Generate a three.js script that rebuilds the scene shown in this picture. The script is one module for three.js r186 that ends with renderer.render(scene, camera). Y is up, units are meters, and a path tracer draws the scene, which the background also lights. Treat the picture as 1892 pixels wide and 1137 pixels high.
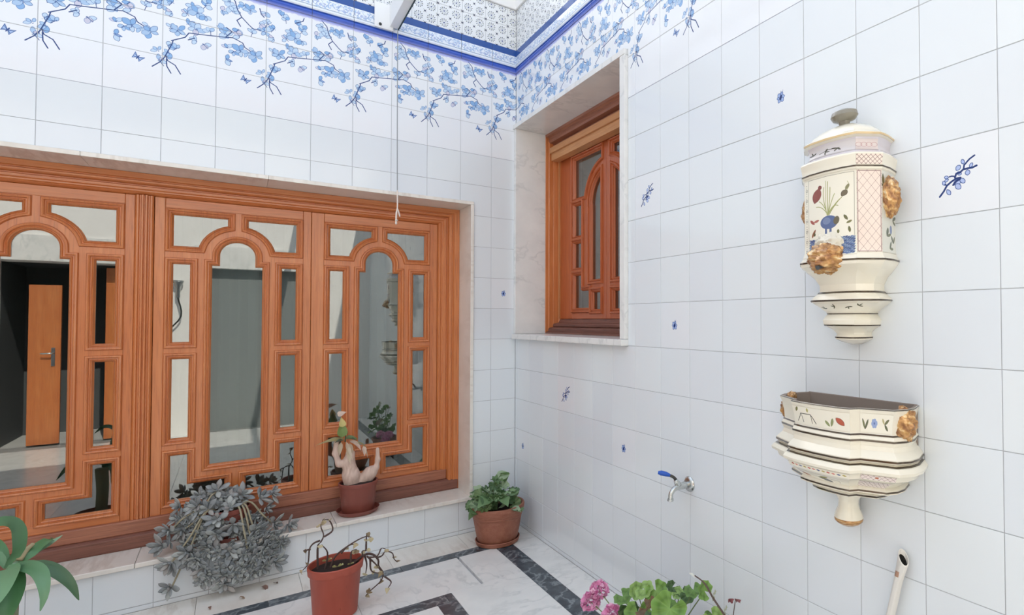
import * as THREE from 'three';
import { MarchingCubes } from 'three/addons/objects/MarchingCubes.js';
import { ImprovedNoise } from 'three/addons/math/ImprovedNoise.js';
import { mergeGeometries, toCreasedNormals, mergeVertices } from 'three/addons/utils/BufferGeometryUtils.js';
import { RoundedBoxGeometry } from 'three/addons/geometries/RoundedBoxGeometry.js';

// ------------------------------------------------------------ camera, sky, sun, exposure
const scene = new THREE.Scene();
const camera = new THREE.PerspectiveCamera(58.0837, 1892 / 1137, 0.05, 100);
camera.position.set(-1.48266, 1.35112, 3.59904);
camera.rotation.order = 'YXZ';
camera.rotation.set(0.02105, -0.6732, -0.00278);
camera.setViewOffset(1892, 1137, -303.4, 0, 1892, 1137);          // the photograph is cropped off-centre
camera.updateProjectionMatrix();
const renderer = new THREE.WebGLRenderer({ antialias: true });
renderer.toneMapping = THREE.LinearToneMapping;
renderer.toneMappingExposure = 1.15;
renderer.shadowMap.enabled = true;
const SKY = 1.15;
const SUN = new THREE.Vector3(0.13, 0.79, -0.78).normalize();
// hazy bright sky: pale blue overhead, whiter to the horizon and towards the sun
{
  const W = 256, H = 128, d = new Float32Array(W * H * 4), v = new THREE.Vector3();
  for (let y = 0; y < H; y++) for (let x = 0; x < W; x++) {
    const up = ((y + 0.5) / H - 0.5) * Math.PI, ro = ((x + 0.5) / W - 0.5) * 2 * Math.PI; v.set(Math.cos(ro) * Math.cos(up), Math.sin(up), Math.sin(ro) * Math.cos(up));
    const h = Math.pow(Math.max(0, Math.sin(up)), 0.6), g = Math.exp(-Math.pow(Math.acos(Math.min(1, v.dot(SUN))) / 0.55, 2)), o = (y * W + x) * 4;
    [[0.99, 0.75], [1.02, 0.89], [1.09, 1.1]].forEach(([a, b], c) => { d[o + c] = SKY * ((a + (b - a) * h) + g * [1.5, 1.42, 1.3][c]); }); d[o + 3] = 1;
  }
  const t = new THREE.DataTexture(d, W, H, THREE.RGBAFormat, THREE.FloatType); t.mapping = THREE.EquirectangularReflectionMapping; t.magFilter = THREE.LinearFilter; t.colorSpace = THREE.LinearSRGBColorSpace; t.needsUpdate = true;
  scene.background = t; scene.environment = t;
}
const sun = new THREE.DirectionalLight(0xfff5e8, 6.5);
sun.position.copy(SUN).multiplyScalar(12).add(new THREE.Vector3(-1.8, 1, 2.3));
sun.target.position.set(-1.8, 1, 2.3);
sun.castShadow = true;
sun.shadow.mapSize.set(2048, 2048);
Object.assign(sun.shadow.camera, { left: -6, right: 6, top: 6, bottom: -6, near: 0.5, far: 30 });
scene.add(sun, sun.target);

// ------------------------------------------------------------ helpers
let seed = 7;
const rnd = () => { seed = (seed + 0x6d2b79f5) | 0; let t = Math.imul(seed ^ (seed >>> 15), 1 | seed); t = (t + Math.imul(t ^ (t >>> 7), 61 | t)) ^ t; return ((t ^ (t >>> 14)) >>> 0) / 4294967296; };
const rr = (a, b) => a + (b - a) * rnd();
const V2 = (x, y) => new THREE.Vector2(x, y), V3 = (x, y, z) => new THREE.Vector3(x, y, z);
const noise = new ImprovedNoise();
const fbm = (x, y, z, o = 4) => { let s = 0, a = 0.5; for (let i = 0; i < o; i++) { s += a * noise.noise(x, y, z); x *= 2.03; y *= 2.03; z *= 2.03; a *= 0.5; } return s; };
const used = {};
const nm = (n) => { const k = used[n] = (used[n] ?? -1) + 1; return k ? n + '_' + String(k).padStart(3, '0') : n; };
function mesh(name, g, m, parent) { const o = new THREE.Mesh(g, m); o.name = parent ? name : nm(name); o.castShadow = o.receiveShadow = true; (parent ?? scene).add(o); return o; }
function tag(o, label, category, group, kind) { if (label) o.userData.label = label; if (category) o.userData.category = category; if (group) o.userData.group = group; if (kind) o.userData.kind = kind; return o; }
function thing(name, x, y, z, label, category, group) { const o = new THREE.Group(); o.name = nm(name); o.position.set(x, y, z); scene.add(o); return tag(o, label, category, group); }
function structure(name, label) { const o = new THREE.Group(); o.name = name; used[name] = 0; scene.add(o); return tag(o, label, null, null, 'structure'); }
// names of repeated parts are numbered per parent
function part(name, g, m, parent) { const c = parent.userData.n_ ??= {}; const k = c[name] = (c[name] ?? -1) + 1; const o = mesh(k ? name + '_' + String(k).padStart(3, '0') : name, g, m, parent); return o; }
function geo(pos, idx, uv) { const g = new THREE.BufferGeometry(); g.setAttribute('position', new THREE.Float32BufferAttribute(pos, 3)); if (uv) g.setAttribute('uv', new THREE.Float32BufferAttribute(uv, 2)); if (idx) g.setIndex(idx); g.computeVertexNormals(); return g; }
// box-projected uv in metres; the grain (v) follows the axis given
function boxUV(g0, grain = 'y', s = 1) {
  const g = g0.index ? g0.toNonIndexed() : g0; if (!g.attributes.normal) g.computeVertexNormals();
  const p = g.attributes.position, n = g.attributes.normal, uv = new Float32Array(p.count * 2), ax = { x: 0, y: 1, z: 2 }[grain], ou = rnd() * 3, ov = rnd() * 3;
  for (let t = 0; t < p.count; t += 3) {
    let a = [0, 0, 0]; for (let k = 0; k < 3; k++) { a[0] += Math.abs(n.getX(t + k)); a[1] += Math.abs(n.getY(t + k)); a[2] += Math.abs(n.getZ(t + k)); }
    const d = a.indexOf(Math.max(...a)), r = [0, 1, 2].filter((k) => k !== d), v = r.includes(ax) ? ax : r[1], u = r.find((k) => k !== v);
    for (let k = 0; k < 3; k++) { const q = [p.getX(t + k), p.getY(t + k), p.getZ(t + k)]; uv[(t + k) * 2] = q[u] / s + ou; uv[(t + k) * 2 + 1] = q[v] / s + ov; }
  }
  g.setAttribute('uv', new THREE.BufferAttribute(uv, 2)); return g;
}
const box = (w, h, d, x = 0, y = 0, z = 0, b = 0.003) => { const g = b ? new RoundedBoxGeometry(w, h, d, 1, Math.min(b, w / 3, h / 3, d / 3)) : new THREE.BoxGeometry(w, h, d); return g.translate(x, y, z); };
const boxAB = (x0, y0, z0, x1, y1, z1, b = 0.003) => box(x1 - x0, y1 - y0, z1 - z0, (x0 + x1) / 2, (y0 + y1) / 2, (z0 + z1) / 2, b);
const lathe = (pts, seg = 40) => new THREE.LatheGeometry(pts.map(([r, y]) => V2(r, y)), seg);
// closed path swept with a profile of [outward offset, z]; path runs counter-clockwise
function sweepLoop(path, prof, crease = 0.6) {
  const n = path.length, P = [], I = [];
  for (let i = 0; i < n; i++) {
    const a = path[(i + n - 1) % n], b = path[i], c = path[(i + 1) % n];
    const n1 = V2(b.y - a.y, a.x - b.x).normalize(), n2 = V2(c.y - b.y, b.x - c.x).normalize(), k = Math.max(0.35, 1 + n1.dot(n2));
    const mx = (n1.x + n2.x) / k, my = (n1.y + n2.y) / k;
    for (const [o, z] of prof) P.push(b.x + mx * o, b.y + my * o, z);
  }
  const m = prof.length;
  for (let i = 0; i < n; i++) for (let j = 0; j < m - 1; j++) { const a = i * m + j, b = ((i + 1) % n) * m + j; I.push(a, b, b + 1, a, b + 1, a + 1); }
  return toCreasedNormals(geo(P, I), crease);
}
// profile polygon (closed list of [a, b]) drawn out along an axis from s0 to s1
function drawn(profile, s0, s1, map) {
  const sh = new THREE.Shape(profile.map(([a, b]) => V2(a, b))), g = new THREE.ExtrudeGeometry(sh, { depth: s1 - s0, bevelEnabled: false }), p = g.attributes.position;
  for (let i = 0; i < p.count; i++) { const q = map(p.getX(i), p.getY(i), s0 + p.getZ(i)); p.setXYZ(i, q[0], q[1], q[2]); }
  g.deleteAttribute('normal'); g.deleteAttribute('uv');
  const q = g.attributes.position, A = V3(), B = V3(), C = V3(); let vol = 0;
  for (let i = 0; i < q.count; i += 3) { A.fromBufferAttribute(q, i); B.fromBufferAttribute(q, i + 1); C.fromBufferAttribute(q, i + 2); vol += A.dot(B.cross(C)); }
  if (vol < 0) for (let i = 0; i < q.count; i += 3) { A.fromBufferAttribute(q, i + 1); B.fromBufferAttribute(q, i + 2); q.setXYZ(i + 1, B.x, B.y, B.z); q.setXYZ(i + 2, A.x, A.y, A.z); }
  g.computeVertexNormals(); return toCreasedNormals(g, 0.5);
}
function flat(points, depth, z0, holes = [], bevel = 0) {
  const sh = new THREE.Shape(points); for (const h of holes) sh.holes.push(new THREE.Path(h));
  return new THREE.ExtrudeGeometry(sh, bevel ? { depth: depth - 2 * bevel, bevelEnabled: true, bevelThickness: bevel, bevelSize: bevel, bevelOffset: -bevel, bevelSegments: 1 } : { depth, bevelEnabled: false }).translate(0, 0, z0 + bevel);
}
const rect = (x0, y0, x1, y1) => [V2(x0, y0), V2(x1, y0), V2(x1, y1), V2(x0, y1)];
// tube through points with a radius at each point
function tube(pts, rad, seg = 6, sub = 4, cap = true) {
  const P = pts.map((p) => V3(...p)), c = new THREE.CatmullRomCurve3(P, false, 'centripetal'), n = (P.length - 1) * sub, pos = [], idx = [], uv = [];
  const fr = c.computeFrenetFrames(n, false), R = Array.isArray(rad) ? rad : [rad, rad];
  for (let i = 0; i <= n; i++) {
    const t = i / n, q = c.getPoint(t), f = t * (R.length - 1), k = Math.min(R.length - 2, Math.floor(f)), r = R[k] + (R[k + 1] - R[k]) * (f - k);
    for (let j = 0; j <= seg; j++) { const a = (j / seg) * Math.PI * 2, s = Math.sin(a) * r, o = Math.cos(a) * r; pos.push(q.x + fr.normals[i].x * o + fr.binormals[i].x * s, q.y + fr.normals[i].y * o + fr.binormals[i].y * s, q.z + fr.normals[i].z * o + fr.binormals[i].z * s); uv.push(j / seg * 0.1, t * c.getLength()); }
  }
  const w = seg + 1;
  for (let i = 0; i < n; i++) for (let j = 0; j < seg; j++) { const a = i * w + j; idx.push(a, a + 1, a + w + 1, a, a + w + 1, a + w); }
  if (cap) for (const e of [0, n]) { const k = pos.length / 3, q = c.getPoint(e / n); pos.push(q.x, q.y, q.z); uv.push(0, 0); for (let j = 0; j < seg; j++) e ? idx.push(k, e * w + j, e * w + j + 1) : idx.push(k, j + 1, j); }
  return geo(pos, idx, uv);
}
// ------------------------------------------------------------ computed textures
function dataTex(w, h, f, repeat = [1, 1], srgb = true) {
  const d = new Uint8Array(w * h * 4);
  for (let y = 0; y < h; y++) for (let x = 0; x < w; x++) { const c = f(x / w, y / h), o = (y * w + x) * 4; d[o] = Math.max(0, Math.min(255, c[0])); d[o + 1] = Math.max(0, Math.min(255, c[1])); d[o + 2] = Math.max(0, Math.min(255, c[2])); d[o + 3] = 255; }
  const t = new THREE.DataTexture(d, w, h); t.wrapS = t.wrapT = THREE.RepeatWrapping; t.magFilter = THREE.LinearFilter; t.repeat.set(...repeat); if (srgb) t.colorSpace = THREE.SRGBColorSpace; t.needsUpdate = true; return t;
}
// tiling fbm: blends four shifted copies
function tfbm(u, v, su_, sv, z, o = 4) { const a = fbm(u * su_, v * sv, z, o), b = fbm((u - 1) * su_, v * sv, z, o), c = fbm(u * su_, (v - 1) * sv, z, o), d = fbm((u - 1) * su_, (v - 1) * sv, z, o); return (a * (1 - u) + b * u) * (1 - v) + (c * (1 - u) + d * u) * v; }
function canvasTex(w, h, draw, wrap = false) { const c = document.createElement('canvas'); c.width = w; c.height = h; const x = c.getContext('2d'); draw(x, w, h); const t = new THREE.CanvasTexture(c); t.colorSpace = THREE.SRGBColorSpace; if (wrap) t.wrapS = t.wrapT = THREE.RepeatWrapping; return t; }
const mix = (a, b, t) => a.map((x, i) => x + (b[i] - x) * t);
function woodTex(A, B, C, streak) {   // v along the grain
  return dataTex(512, 512, (u, v) => {
    const f = tfbm(u, v, 26, 1.6, 1.3, 3), g = tfbm(u, v, 90, 3, 5.1, 2), b = tfbm(u, v, 5, 1.0, 9.2, 3), pore = Math.max(0, tfbm(u, v, 140, 7, 3.3, 2) - 0.12) * 3;
    let c = mix(A, B, Math.max(0, Math.min(1, 0.5 + b * 1.3 + f * 0.9))); c = mix(c, C, Math.min(1, Math.max(0, g * 1.1 + pore * streak))); return c;
  });
}
const T = {
  wood: woodTex([214, 136, 80], [194, 108, 56], [136, 68, 36], 0.6),
  weathered: woodTex([140, 92, 76], [108, 66, 54], [62, 36, 30], 0.9),
  sillwood: woodTex([176, 116, 88], [146, 88, 66], [84, 48, 38], 0.8),
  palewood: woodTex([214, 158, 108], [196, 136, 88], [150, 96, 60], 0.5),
  marble: dataTex(512, 512, (u, v) => { const w = tfbm(u, v, 3, 3, 2.2, 4), k = Math.abs(tfbm(u, v, 4, 7, 7.7, 5) + w * 0.35), vein = Math.max(0, 1 - k * 15) * Math.max(0, Math.min(1, 0.35 + 2.2 * tfbm(u, v, 2, 2, 11.3, 2))), cl = tfbm(u, v, 5, 5, 4.1, 4); return mix(mix([240, 240, 237], [226, 227, 225], Math.max(0, Math.min(1, 0.4 + cl * 1.4))), [172, 177, 177], vein * 0.6); }),
  warmMarble: dataTex(512, 512, (u, v) => { const k = Math.abs(tfbm(u, v, 2, 9, 3.7, 5)), vein = Math.max(0, 1 - k * 11) * Math.max(0, Math.min(1, 0.3 + 2.2 * tfbm(u, v, 2, 2, 12.3, 2))), cl = tfbm(u, v, 4, 4, 8.1, 4); return mix(mix([240, 236, 228], [224, 218, 208], Math.max(0, Math.min(1, 0.4 + cl * 1.5))), [186, 172, 158], vein * 0.5); }),
  darkMarble: dataTex(512, 512, (u, v) => { const w = tfbm(u, v, 4, 4, 1.2, 4), k = Math.abs(tfbm(u, v, 5, 5, 6.7, 5) + w * 0.3), vein = Math.max(0, 1 - k * 17), cl = tfbm(u, v, 9, 9, 4.4, 4); return mix(mix([58, 66, 74], [88, 97, 104], Math.max(0, Math.min(1, 0.4 + cl * 1.8))), [176, 184, 186], vein * 0.6); }),
  clay: dataTex(256, 256, (u, v) => { const a = tfbm(u, v, 8, 8, 1.1, 4), b = tfbm(u, v, 40, 40, 3.1, 2); return mix([168, 112, 90], [138, 82, 62], Math.max(0, Math.min(1, 0.5 + a * 1.4 + b * 0.6))); }),
  plastic: dataTex(256, 256, (u, v) => { const a = tfbm(u, v, 6, 6, 2.1, 4), b = Math.max(0, tfbm(u, v, 30, 14, 5.1, 3) - 0.22) * 5; return mix(mix([176, 88, 70], [162, 76, 60], 0.5 + a), [104, 52, 42], Math.min(0.8, b)); }),
  soil: dataTex(128, 128, (u, v) => { const a = tfbm(u, v, 20, 20, 2.1, 4); return mix([62, 46, 40], [28, 20, 18], Math.max(0, Math.min(1, 0.5 + a * 2))); }),
  bark: dataTex(128, 128, (u, v) => { const a = tfbm(u, v, 12, 6, 2.1, 4); return mix([226, 202, 188], [194, 166, 150], Math.max(0, Math.min(1, 0.45 + a * 1.5))); }),
};
const std = (o) => new THREE.MeshStandardMaterial(o), phy = (o) => new THREE.MeshPhysicalMaterial(o);
const scaleMap = (t, s) => { const c = t.clone(); c.repeat.set(s, s); c.needsUpdate = true; return c; };
const M = {
  tile: phy({ color: 0xe5ebef, roughness: 0.1, ior: 1.5 }), tileB: phy({ color: 0xe3e9ee, roughness: 0.12 }), tileC: phy({ color: 0xe7edf0, roughness: 0.09 }),
  grout: std({ color: 0xb9bbbe, roughness: 0.95 }), plaster: std({ color: 0xf0efec, roughness: 0.85 }),
  wood: phy({ map: scaleMap(T.wood, 2.2), roughness: 0.36, clearcoat: 0.6, clearcoatRoughness: 0.2 }),
  weathered: phy({ map: scaleMap(T.weathered, 2.2), roughness: 0.6, clearcoat: 0.1, clearcoatRoughness: 0.4 }),
  sillwood: phy({ map: scaleMap(T.sillwood, 2.2), roughness: 0.5, clearcoat: 0.25, clearcoatRoughness: 0.35 }),
  rosewood: phy({ map: scaleMap(T.wood, 2.2), color: 0xe6c6ba, roughness: 0.4, clearcoat: 0.4, clearcoatRoughness: 0.25 }),
  palewood: phy({ map: scaleMap(T.palewood, 2.2), roughness: 0.45 }),  // lighter wood colour; on the niche window head it stands for bounced light
  marble: phy({ map: scaleMap(T.marble, 1.6), roughness: 0.22 }), warmMarble: phy({ map: scaleMap(T.warmMarble, 1.5), roughness: 0.3 }), darkMarble: phy({ map: scaleMap(T.darkMarble, 2), roughness: 0.2 }),
  glass: phy({ color: 0xd2d9d6, transmission: 1, thickness: 0, roughness: 0.0, ior: 2.35 }),
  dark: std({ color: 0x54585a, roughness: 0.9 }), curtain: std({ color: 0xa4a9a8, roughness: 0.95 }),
  clay: phy({ map: scaleMap(T.clay, 3), roughness: 0.55 }), plastic: phy({ map: scaleMap(T.plastic, 3), roughness: 0.5 }), brownPlastic: phy({ color: 0x8d4f44, roughness: 0.42 }),
  soil: std({ map: scaleMap(T.soil, 6), roughness: 1 }), bark: std({ map: scaleMap(T.bark, 4), roughness: 0.75 }),
  chrome: std({ color: 0xc9ccca, metalness: 1, roughness: 0.22 }), darkMetal: std({ color: 0x4a4a48, metalness: 0.9, roughness: 0.35 }), alu: phy({ color: 0xf1f3f4, roughness: 0.4 }),
  blue: phy({ color: 0x1f57b8, roughness: 0.4 }), rubber: std({ color: 0x2c4046, roughness: 0.7 }),
  cord: std({ color: 0x9a9fa2, roughness: 0.8 }), cordEnd: std({ color: 0xe9dcd2, roughness: 0.8 }),
};
// ------------------------------------------------------------ painted tiles
// blossom branches: one design covers two tiles (0.4 m) by three rows (0.6 m) and repeats
const BRANCH = [[[0.115, 0.114], [0.165, 0.146], [0.179, 0.172], [0.209, 0.176], [0.267, 0.186], [0.317, 0.195], [0.347, 0.202], [0.387, 0.187], [0.396, 0.166], [0.418, 0.154]], [[0.121, 0.116], [0.116, 0.095], [0.095, 0.035], [0.103, 0.013], [0.13, -0.002], [0.15, -0.04]], [[0.095, 0.035], [0.078, 0.0], [0.05, -0.03]], [[0.098, 0.02], [0.1, -0.015], [0.115, -0.045]], [[0.354, 0.394], [0.363, 0.356], [0.381, 0.32], [0.412, 0.288], [0.43, 0.273], [0.462, 0.277]], [[0.381, 0.318], [0.362, 0.296], [0.377, 0.27]], [[0.456, 0.391], [0.463, 0.362], [0.475, 0.35]], [[0.649, 0.404], [0.644, 0.386], [0.61, 0.365]], [[0.317, 0.195], [0.343, 0.231], [0.321, 0.245]], [[0.177, 0.137], [0.201, 0.154]], [[0.354, 0.394], [0.33, 0.42]]];
const LEAVES = [[0.102, 0.084], [0.07, 0.053], [0.11, 0.052], [0.134, 0.08], [0.205, 0.145], [0.234, 0.131], [0.113, 0.177], [0.137, 0.17], [0.176, 0.216], [0.205, 0.2], [0.26, 0.206], [0.304, 0.235], [0.317, 0.213], [0.326, 0.144], [0.352, 0.131], [0.378, 0.146], [0.407, 0.141], [0.436, 0.159], [0.44, 0.135], [0.323, 0.082], [0.369, 0.249], [0.373, 0.219], [0.426, 0.251], [0.48, 0.277], [0.457, 0.307], [0.489, 0.322], [0.516, 0.304], [0.512, 0.25], [0.333, 0.387], [0.337, 0.358], [0.303, 0.326], [0.35, 0.336], [0.392, 0.386], [0.416, 0.37], [0.479, 0.377], [0.544, 0.385], [0.567, 0.368], [0.596, 0.307], [0.611, 0.284], [0.64, 0.325], [0.571, 0.267], [0.64, 0.276], [0.615, 0.361], [0.644, 0.343], [0.076, 0.005]];
const BIG = { 7: 1, 9: 1, 12: 1, 15: 1, 18: 1, 23: 1, 29: 1, 33: 1, 37: 1, 38: 1 };
const Y0 = 0.024, ORIG_U = -1.4511, ORIG_Y = 2.5938, DES_U = -1.7666 - 0.0;   // left edge of a design on the wall with the big window
function petal(x, cx, cy, l, w, a, fill, line) { x.save(); x.translate(cx, cy); x.rotate(a); x.beginPath(); x.moveTo(0, 0); x.bezierCurveTo(w, -l * 0.3, w * 0.9, -l * 0.8, 0, -l); x.bezierCurveTo(-w * 0.9, -l * 0.8, -w, -l * 0.3, 0, 0); x.fillStyle = fill; x.fill(); x.strokeStyle = line; x.stroke(); x.restore(); }
function butterfly(x, cx, cy, s, a) { x.save(); x.translate(cx, cy); x.rotate(a); x.lineWidth = s * 0.07; for (const k of [-1, 1]) { x.beginPath(); x.moveTo(0, 0); x.lineTo(k * s * 0.62, -s * 0.5); x.lineTo(k * s * 0.5, s * 0.1); x.lineTo(k * s * 0.45, s * 0.5); x.closePath(); x.fillStyle = '#a9c2e6'; x.fill(); x.strokeStyle = '#3c5f9e'; x.stroke(); x.beginPath(); x.moveTo(k * s * 0.1, 0); x.lineTo(k * s * 0.5, -s * 0.25); x.moveTo(k * s * 0.1, 0.05 * s); x.lineTo(k * s * 0.42, s * 0.25); x.stroke(); } x.lineWidth = s * 0.14; x.strokeStyle = '#2f4f8c'; x.beginPath(); x.moveTo(0, -s * 0.3); x.lineTo(0, s * 0.3); x.stroke(); x.restore(); }
const blossomTex = canvasTex(1024, 1536, (x, w, h) => {
  x.fillStyle = '#eef2f6'; x.fillRect(0, 0, w, h);
  const S = w / 0.4, U = (u) => (u + ORIG_U - DES_U) * S, Y = (y) => h - (y + ORIG_Y - 2.424) * S;
  let sd = 3; const r = () => (sd = (sd * 16807) % 2147483647) / 2147483647;
  x.lineCap = x.lineJoin = 'round';
  for (const sh of [-0.8, -0.4, 0, 0.4]) {
    sd = 77;
    x.save(); x.translate(sh * S, 0);
    LEAVES.forEach(([u, y], i) => {
      const n = BIG[i] ? 5 : 3, a0 = r() * 6.28, big = BIG[i] ? 1.25 : 1;
      for (let k = 0; k < n; k++) { const t = r(), l = (0.02 + 0.011 * r()) * S * big; x.lineWidth = 4; petal(x, U(u) + (r() - 0.5) * 16, Y(y) + (r() - 0.5) * 16, l, l * (0.34 + 0.2 * r()), a0 + k * (BIG[i] ? 1.25 : 1.0) + r() * 0.5, t < 0.12 ? '#cfcfe0' : t < 0.55 ? '#c3d9ee' : t < 0.85 ? '#acc9e8' : '#88b2e0', r() < 0.5 ? '#3f609c' : '#6485bb'); }
      if (r() < 0.45) { x.strokeStyle = '#304d88'; x.lineWidth = 6; x.beginPath(); x.moveTo(U(u), Y(y)); x.lineTo(U(u) + (r() - 0.5) * 90, Y(y) + 20 + r() * 50); x.stroke(); }
      x.fillStyle = '#3d5c98'; for (let k = 0; k < 3; k++) { x.beginPath(); x.arc(U(u) + (r() - 0.5) * 30, Y(y) + (r() - 0.5) * 30, 2 + r() * 4, 0, 7); x.fill(); }
    });
    for (const b of BRANCH) { x.strokeStyle = '#2a457e'; x.lineWidth = 11; x.beginPath(); b.forEach(([u, y], i) => (i ? x.lineTo(U(u), Y(y)) : x.moveTo(U(u), Y(y)))); x.stroke(); }
    butterfly(x, U(0), Y(0), 78, 0.55);
    petal(x, U(0.345), Y(0.078), 62, 12, -1.35, '#b9d2ec', '#5d80b8');
    x.restore();
  }
  const g = x.createLinearGradient(0, 0, 0, 62); g.addColorStop(0, 'rgba(92,112,208,0.9)'); g.addColorStop(0.5, 'rgba(150,155,224,0.55)'); g.addColorStop(1, 'rgba(170,165,230,0)'); x.fillStyle = g;
  x.beginPath(); x.moveTo(0, 0); for (let i = 0; i <= 40; i++) x.lineTo((i / 40) * w, 46 + Math.sin(i * 2.4) * 8 + Math.sin(i * 0.9) * 8); x.lineTo(w, 0); x.fill();
}, true);
const sprigTex = canvasTex(512, 512, (x, w) => {
  x.fillStyle = '#e9edf1'; x.fillRect(0, 0, w, w); x.lineCap = 'round'; x.lineJoin = 'round';
  const k = w / 1011 * 0.98, tx = (a) => (a - 430) * k * 0.62 + w / 2, ty = (b) => (b - 580) * k * 0.55 + w / 2;
  const line = (p, lw) => { x.lineWidth = lw; x.strokeStyle = '#12306e'; x.beginPath(); p.forEach(([a, b], i) => (i ? x.lineTo(tx(a), ty(b)) : x.moveTo(tx(a), ty(b)))); x.stroke(); };
  const pod = (a, b, l, wd, ang) => { x.lineWidth = 4; petal(x, tx(a), ty(b), l, wd, ang, '#aebfe6', '#1f3f86'); };
  pod(150, 740, 34, 16, -0.4); pod(190, 860, 46, 18, 2.6); pod(230, 560, 30, 14, -1.3); pod(230, 600, 30, 13, -2.0); pod(400, 420, 40, 22, 0.7); pod(420, 470, 34, 16, 2.2); pod(330, 760, 60, 26, 1.2); pod(380, 760, 50, 24, 2.4); pod(560, 300, 36, 15, -0.3); pod(640, 460, 36, 22, 3.1); pod(690, 420, 34, 14, 0.5); pod(480, 640, 46, 20, 2.4);
  line([[30, 1010], [120, 890], [190, 760], [290, 680], [400, 620], [490, 620]], 13); line([[190, 750], [150, 720]], 9); line([[370, 590], [400, 500], [480, 490], [550, 430], [640, 425], [740, 430], [830, 400]], 13); line([[370, 560], [300, 540], [250, 545]], 9); line([[560, 410], [570, 330], [640, 250], [690, 200], [790, 140]], 11); line([[330, 770], [400, 690], [480, 650]], 13);
});
const flyTex = canvasTex(512, 512, (x, w) => { x.fillStyle = '#e9edf1'; x.fillRect(0, 0, w, w); x.lineCap = 'round'; for (const [a, l, wd] of [[0.35, 52, 24], [1.5, 46, 22], [2.5, 50, 24], [3.7, 52, 24], [4.7, 44, 20], [5.6, 50, 24]]) { x.lineWidth = 4; petal(x, w / 2, w / 2, l, wd, a, '#9db4e0', '#26468e'); } x.fillStyle = '#0f2a66'; x.beginPath(); x.ellipse(w / 2, w / 2, 13, 24, 0.35, 0, 7); x.fill(); x.strokeStyle = '#26468e'; x.lineWidth = 3; x.beginPath(); x.moveTo(w / 2 + 8, w / 2 - 20); x.lineTo(w / 2 + 26, w / 2 - 62); x.moveTo(w / 2 - 2, w / 2 - 20); x.lineTo(w / 2 + 2, w / 2 - 60); x.stroke(); });
const geomTex = canvasTex(512, 512, (x, w) => {   // 15 cm tile, two by two rings of leaves
  x.fillStyle = '#eef0f0'; x.fillRect(0, 0, w, w);
  const P = w / 2, leaf = (cx, cy, l, wd, a) => { x.save(); x.translate(cx, cy); x.rotate(a); x.beginPath(); x.ellipse(0, 0, wd, l, 0, 0, 7); x.fill(); x.restore(); };
  for (let i = 0; i < 2; i++) for (let j = 0; j < 2; j++) {
    const cx = (i + 0.5) * P, cy = (j + 0.5) * P;
    for (let k = 0; k < 12; k++) { const a = (k / 12) * 6.283; x.fillStyle = k % 2 ? '#566076' : '#777a70'; leaf(cx + Math.cos(a) * P * 0.3, cy + Math.sin(a) * P * 0.3, 10, 16, a); }
    x.fillStyle = '#8a9296'; for (let k = 0; k < 8; k++) { const a = (k / 8) * 6.283; leaf(cx + Math.cos(a) * P * 0.17, cy + Math.sin(a) * P * 0.17, 6, 13, a); }
    x.fillStyle = '#56618a'; x.beginPath(); x.arc(cx, cy, 17, 0, 7); x.fill();
  }
  for (const [a, b] of [[0, 0], [1, 0], [0, 1], [1, 1], [2, 0], [0, 2], [2, 1], [1, 2], [2, 2]]) { x.fillStyle = '#4c5064'; x.beginPath(); x.arc(a * P, b * P, 20, 0, 7); x.fill(); x.fillStyle = '#8d866e'; for (let k = 0; k < 4; k++) { const t = k * 1.5708 + 0.785; leaf(a * P + Math.cos(t) * 34, b * P + Math.sin(t) * 34, 5, 9, t); } }
});
const borderTex = canvasTex(512, 320, (x, w, h) => {   // v: blue roll, white bead, flower strip
  x.fillStyle = '#e8eef6'; x.fillRect(0, 0, w, h);
  const g = x.createLinearGradient(0, h, 0, h * 0.69); g.addColorStop(0, '#8f9ae0'); g.addColorStop(0.35, '#3a5cc4'); g.addColorStop(0.75, '#3557b6'); g.addColorStop(0.9, '#3f62b8'); g.addColorStop(1, '#c6d6ee'); x.fillStyle = g; x.fillRect(0, h * 0.69, w, h * 0.31);
  x.fillStyle = '#5a7a9a'; x.fillRect(0, h * 0.485, w, 7);
  let sd = 11; const r = () => (sd = (sd * 16807) % 2147483647) / 2147483647;
  for (let i = 0; i < 110; i++) { const a = r() * w, b = 16 + r() * h * 0.4; x.lineWidth = 2; petal(x, a, b, 14 + r() * 26, 5 + r() * 9, r() * 6.3, ['#bcd2ea', '#a9c5e6', '#cfdcee', '#b9bfe0'][i % 4], '#93abd0'); }
  x.strokeStyle = '#5f7fb4'; x.lineWidth = 3; x.beginPath(); for (let i = 0; i <= 60; i++) x.lineTo((i / 60) * w, h * 0.24 + Math.sin(i * 0.42) * 46); x.stroke();
});
M.blossom = phy({ map: blossomTex, roughness: 0.1 }); M.sprig = phy({ map: sprigTex, roughness: 0.1 }); M.fly = phy({ map: flyTex, roughness: 0.1 });
M.geom = phy({ map: geomTex, roughness: 0.12 }); M.border = phy({ map: borderTex, roughness: 0.12 }); M.navy = phy({ color: 0x2f579f, roughness: 0.1 });
const tileCache = new Map();
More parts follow.
